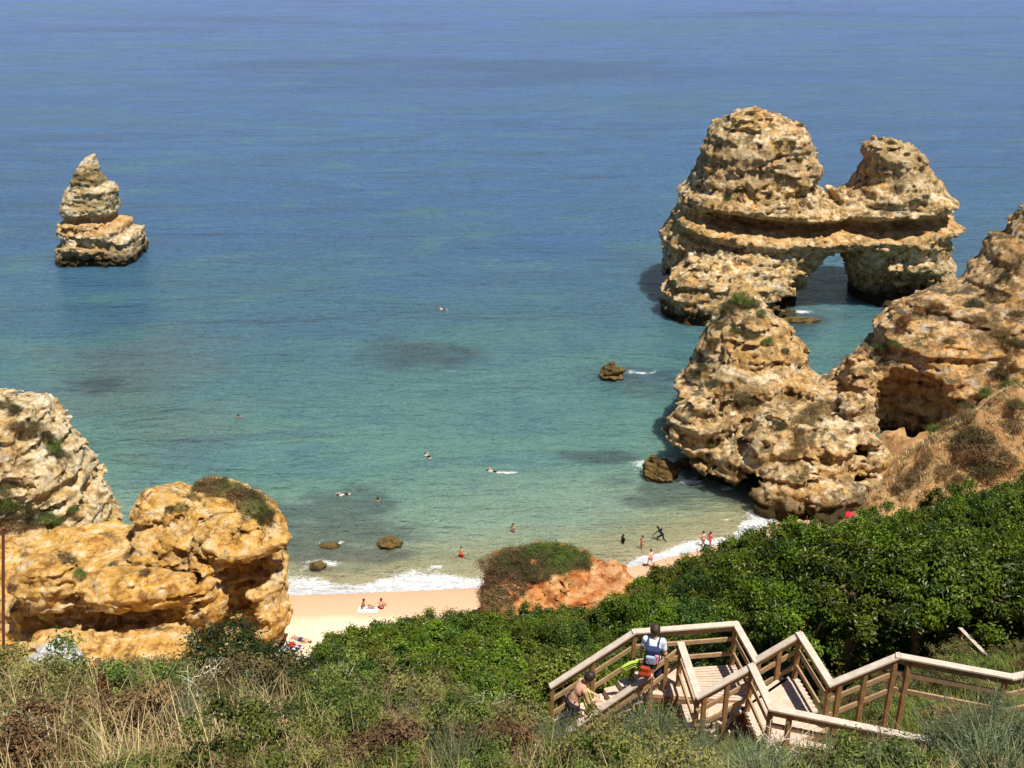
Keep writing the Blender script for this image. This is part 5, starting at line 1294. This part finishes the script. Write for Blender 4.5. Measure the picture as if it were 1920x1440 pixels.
# orange bag and lime towel carried by the walker
wp = lambda x_, y_, z_: tuple(kp + .93 * np.array([x_ * math.cos(R(-14)) - y_ * math.sin(R(-14)), x_ * math.sin(R(-14)) + y_ * math.cos(R(-14)), z_]))
ob = link("beach_bag", None, loc=wp(.30, -.12, .62), rot=(0, 0, R(-14))); tag(ob, "orange red beach bag hanging beside the backpack wearer's shorts", "bag")
ob.location = tuple(np.array(aty(1209, 1257, 16.62)))
v = Vol(-.2, .2, -.16, .16, -.2, .2, .012)
volpart("bag_body", smin(box_sdf(v, (0, 0, -.02), (.10, .05, .11), .035), box_sdf(v, (0, 0, -.08), (.12, .07, .05), .035), .04), cloth('orange', (.33, .05, .018)), ob)
mb = MB(); mb.tube([(-.08, 0, .09), (-.05, 0, .24), (0, 0, .30), (.05, 0, .24), (.08, 0, .09)], .008, 6); mb.build("bag_handle", cloth('navypack', (.03, .04, .10)), ob, smooth=True)
M['lime'] = cloth('lime', (.55, .72, .10))
def drape(name, pts, wd, mat, label, cat):
    pts = np.array(pts, float); n = len(pts); V = []
    for i in range(n):
        d = pts[min(i + 1, n - 1)] - pts[max(i - 1, 0)]; d /= np.linalg.norm(d)
        s = np.cross(d, (0.2, 1, 0.1)); s /= np.linalg.norm(s)
        for j in range(9):
            t = j / 8 - .5
            V.append(pts[i] + s * wd * t + np.array([0, 1, 0]) * .03 * math.sin(j * 2.1 + i * .7))
    V = np.array(V); i = np.arange(n * 9).reshape(n, 9)
    F = np.stack([i[:-1, :-1], i[1:, :-1], i[1:, 1:], i[:-1, 1:]], -1).reshape(-1, 4)
    o = obj_at(name, V, F, pts[0], (mat,)); m = o.modifiers.new("thick", 'SOLIDIFY'); m.thickness = .02
    return tag(o, label, cat)
q0 = aty(1200, 1242, 17.0); q1 = aty(1172, 1252, 17.0)
drape("towel", [q0, (q0 + q1) / 2 + np.array([0, 0, .03]), q1, q1 + np.array([-.05, 0, -.08])], .11, M['lime'], "lime green towel held out by the backpack wearer", "towel")
LEAN = dict(STAND, pelvis=(0, -.04, .93), waist=(0, .03, 1.07), chest=(0, .13, 1.22), neck=(0, .23, 1.36), head=(0, .30, 1.49), shL=(-.175, .17, 1.31), shR=(.175, .17, 1.31), elL=(-.25, .22, 1.06), wrL=(-.13, .43, .98), elR=(.25, .24, 1.06), wrR=(.10, .44, .97))
kq = aty(1076, 1330, 16.75)
LZ = 34.98
kq = np.array([kq[0], 16.75, LZ])
person(kq, R(-80), LEAN, .98, M['skin'], M['hair'], "bare-shouldered person with dark hair bending forward on the lower stairs", res=.0095, bottoms=cloth('charcoal', (.03, .025, .03)), long_hair=False)
q0 = aty(1096, 1300, 16.72); q1 = aty(1107, 1330, 16.7)
drape("towel", [q0 + np.array([-.03, 0, .08]), q0, (q0 + q1) / 2, q1, q1 + np.array([-.02, 0, -.12])], .2, M['lime'], "lime green patterned towel held by the bare-shouldered person", "towel")
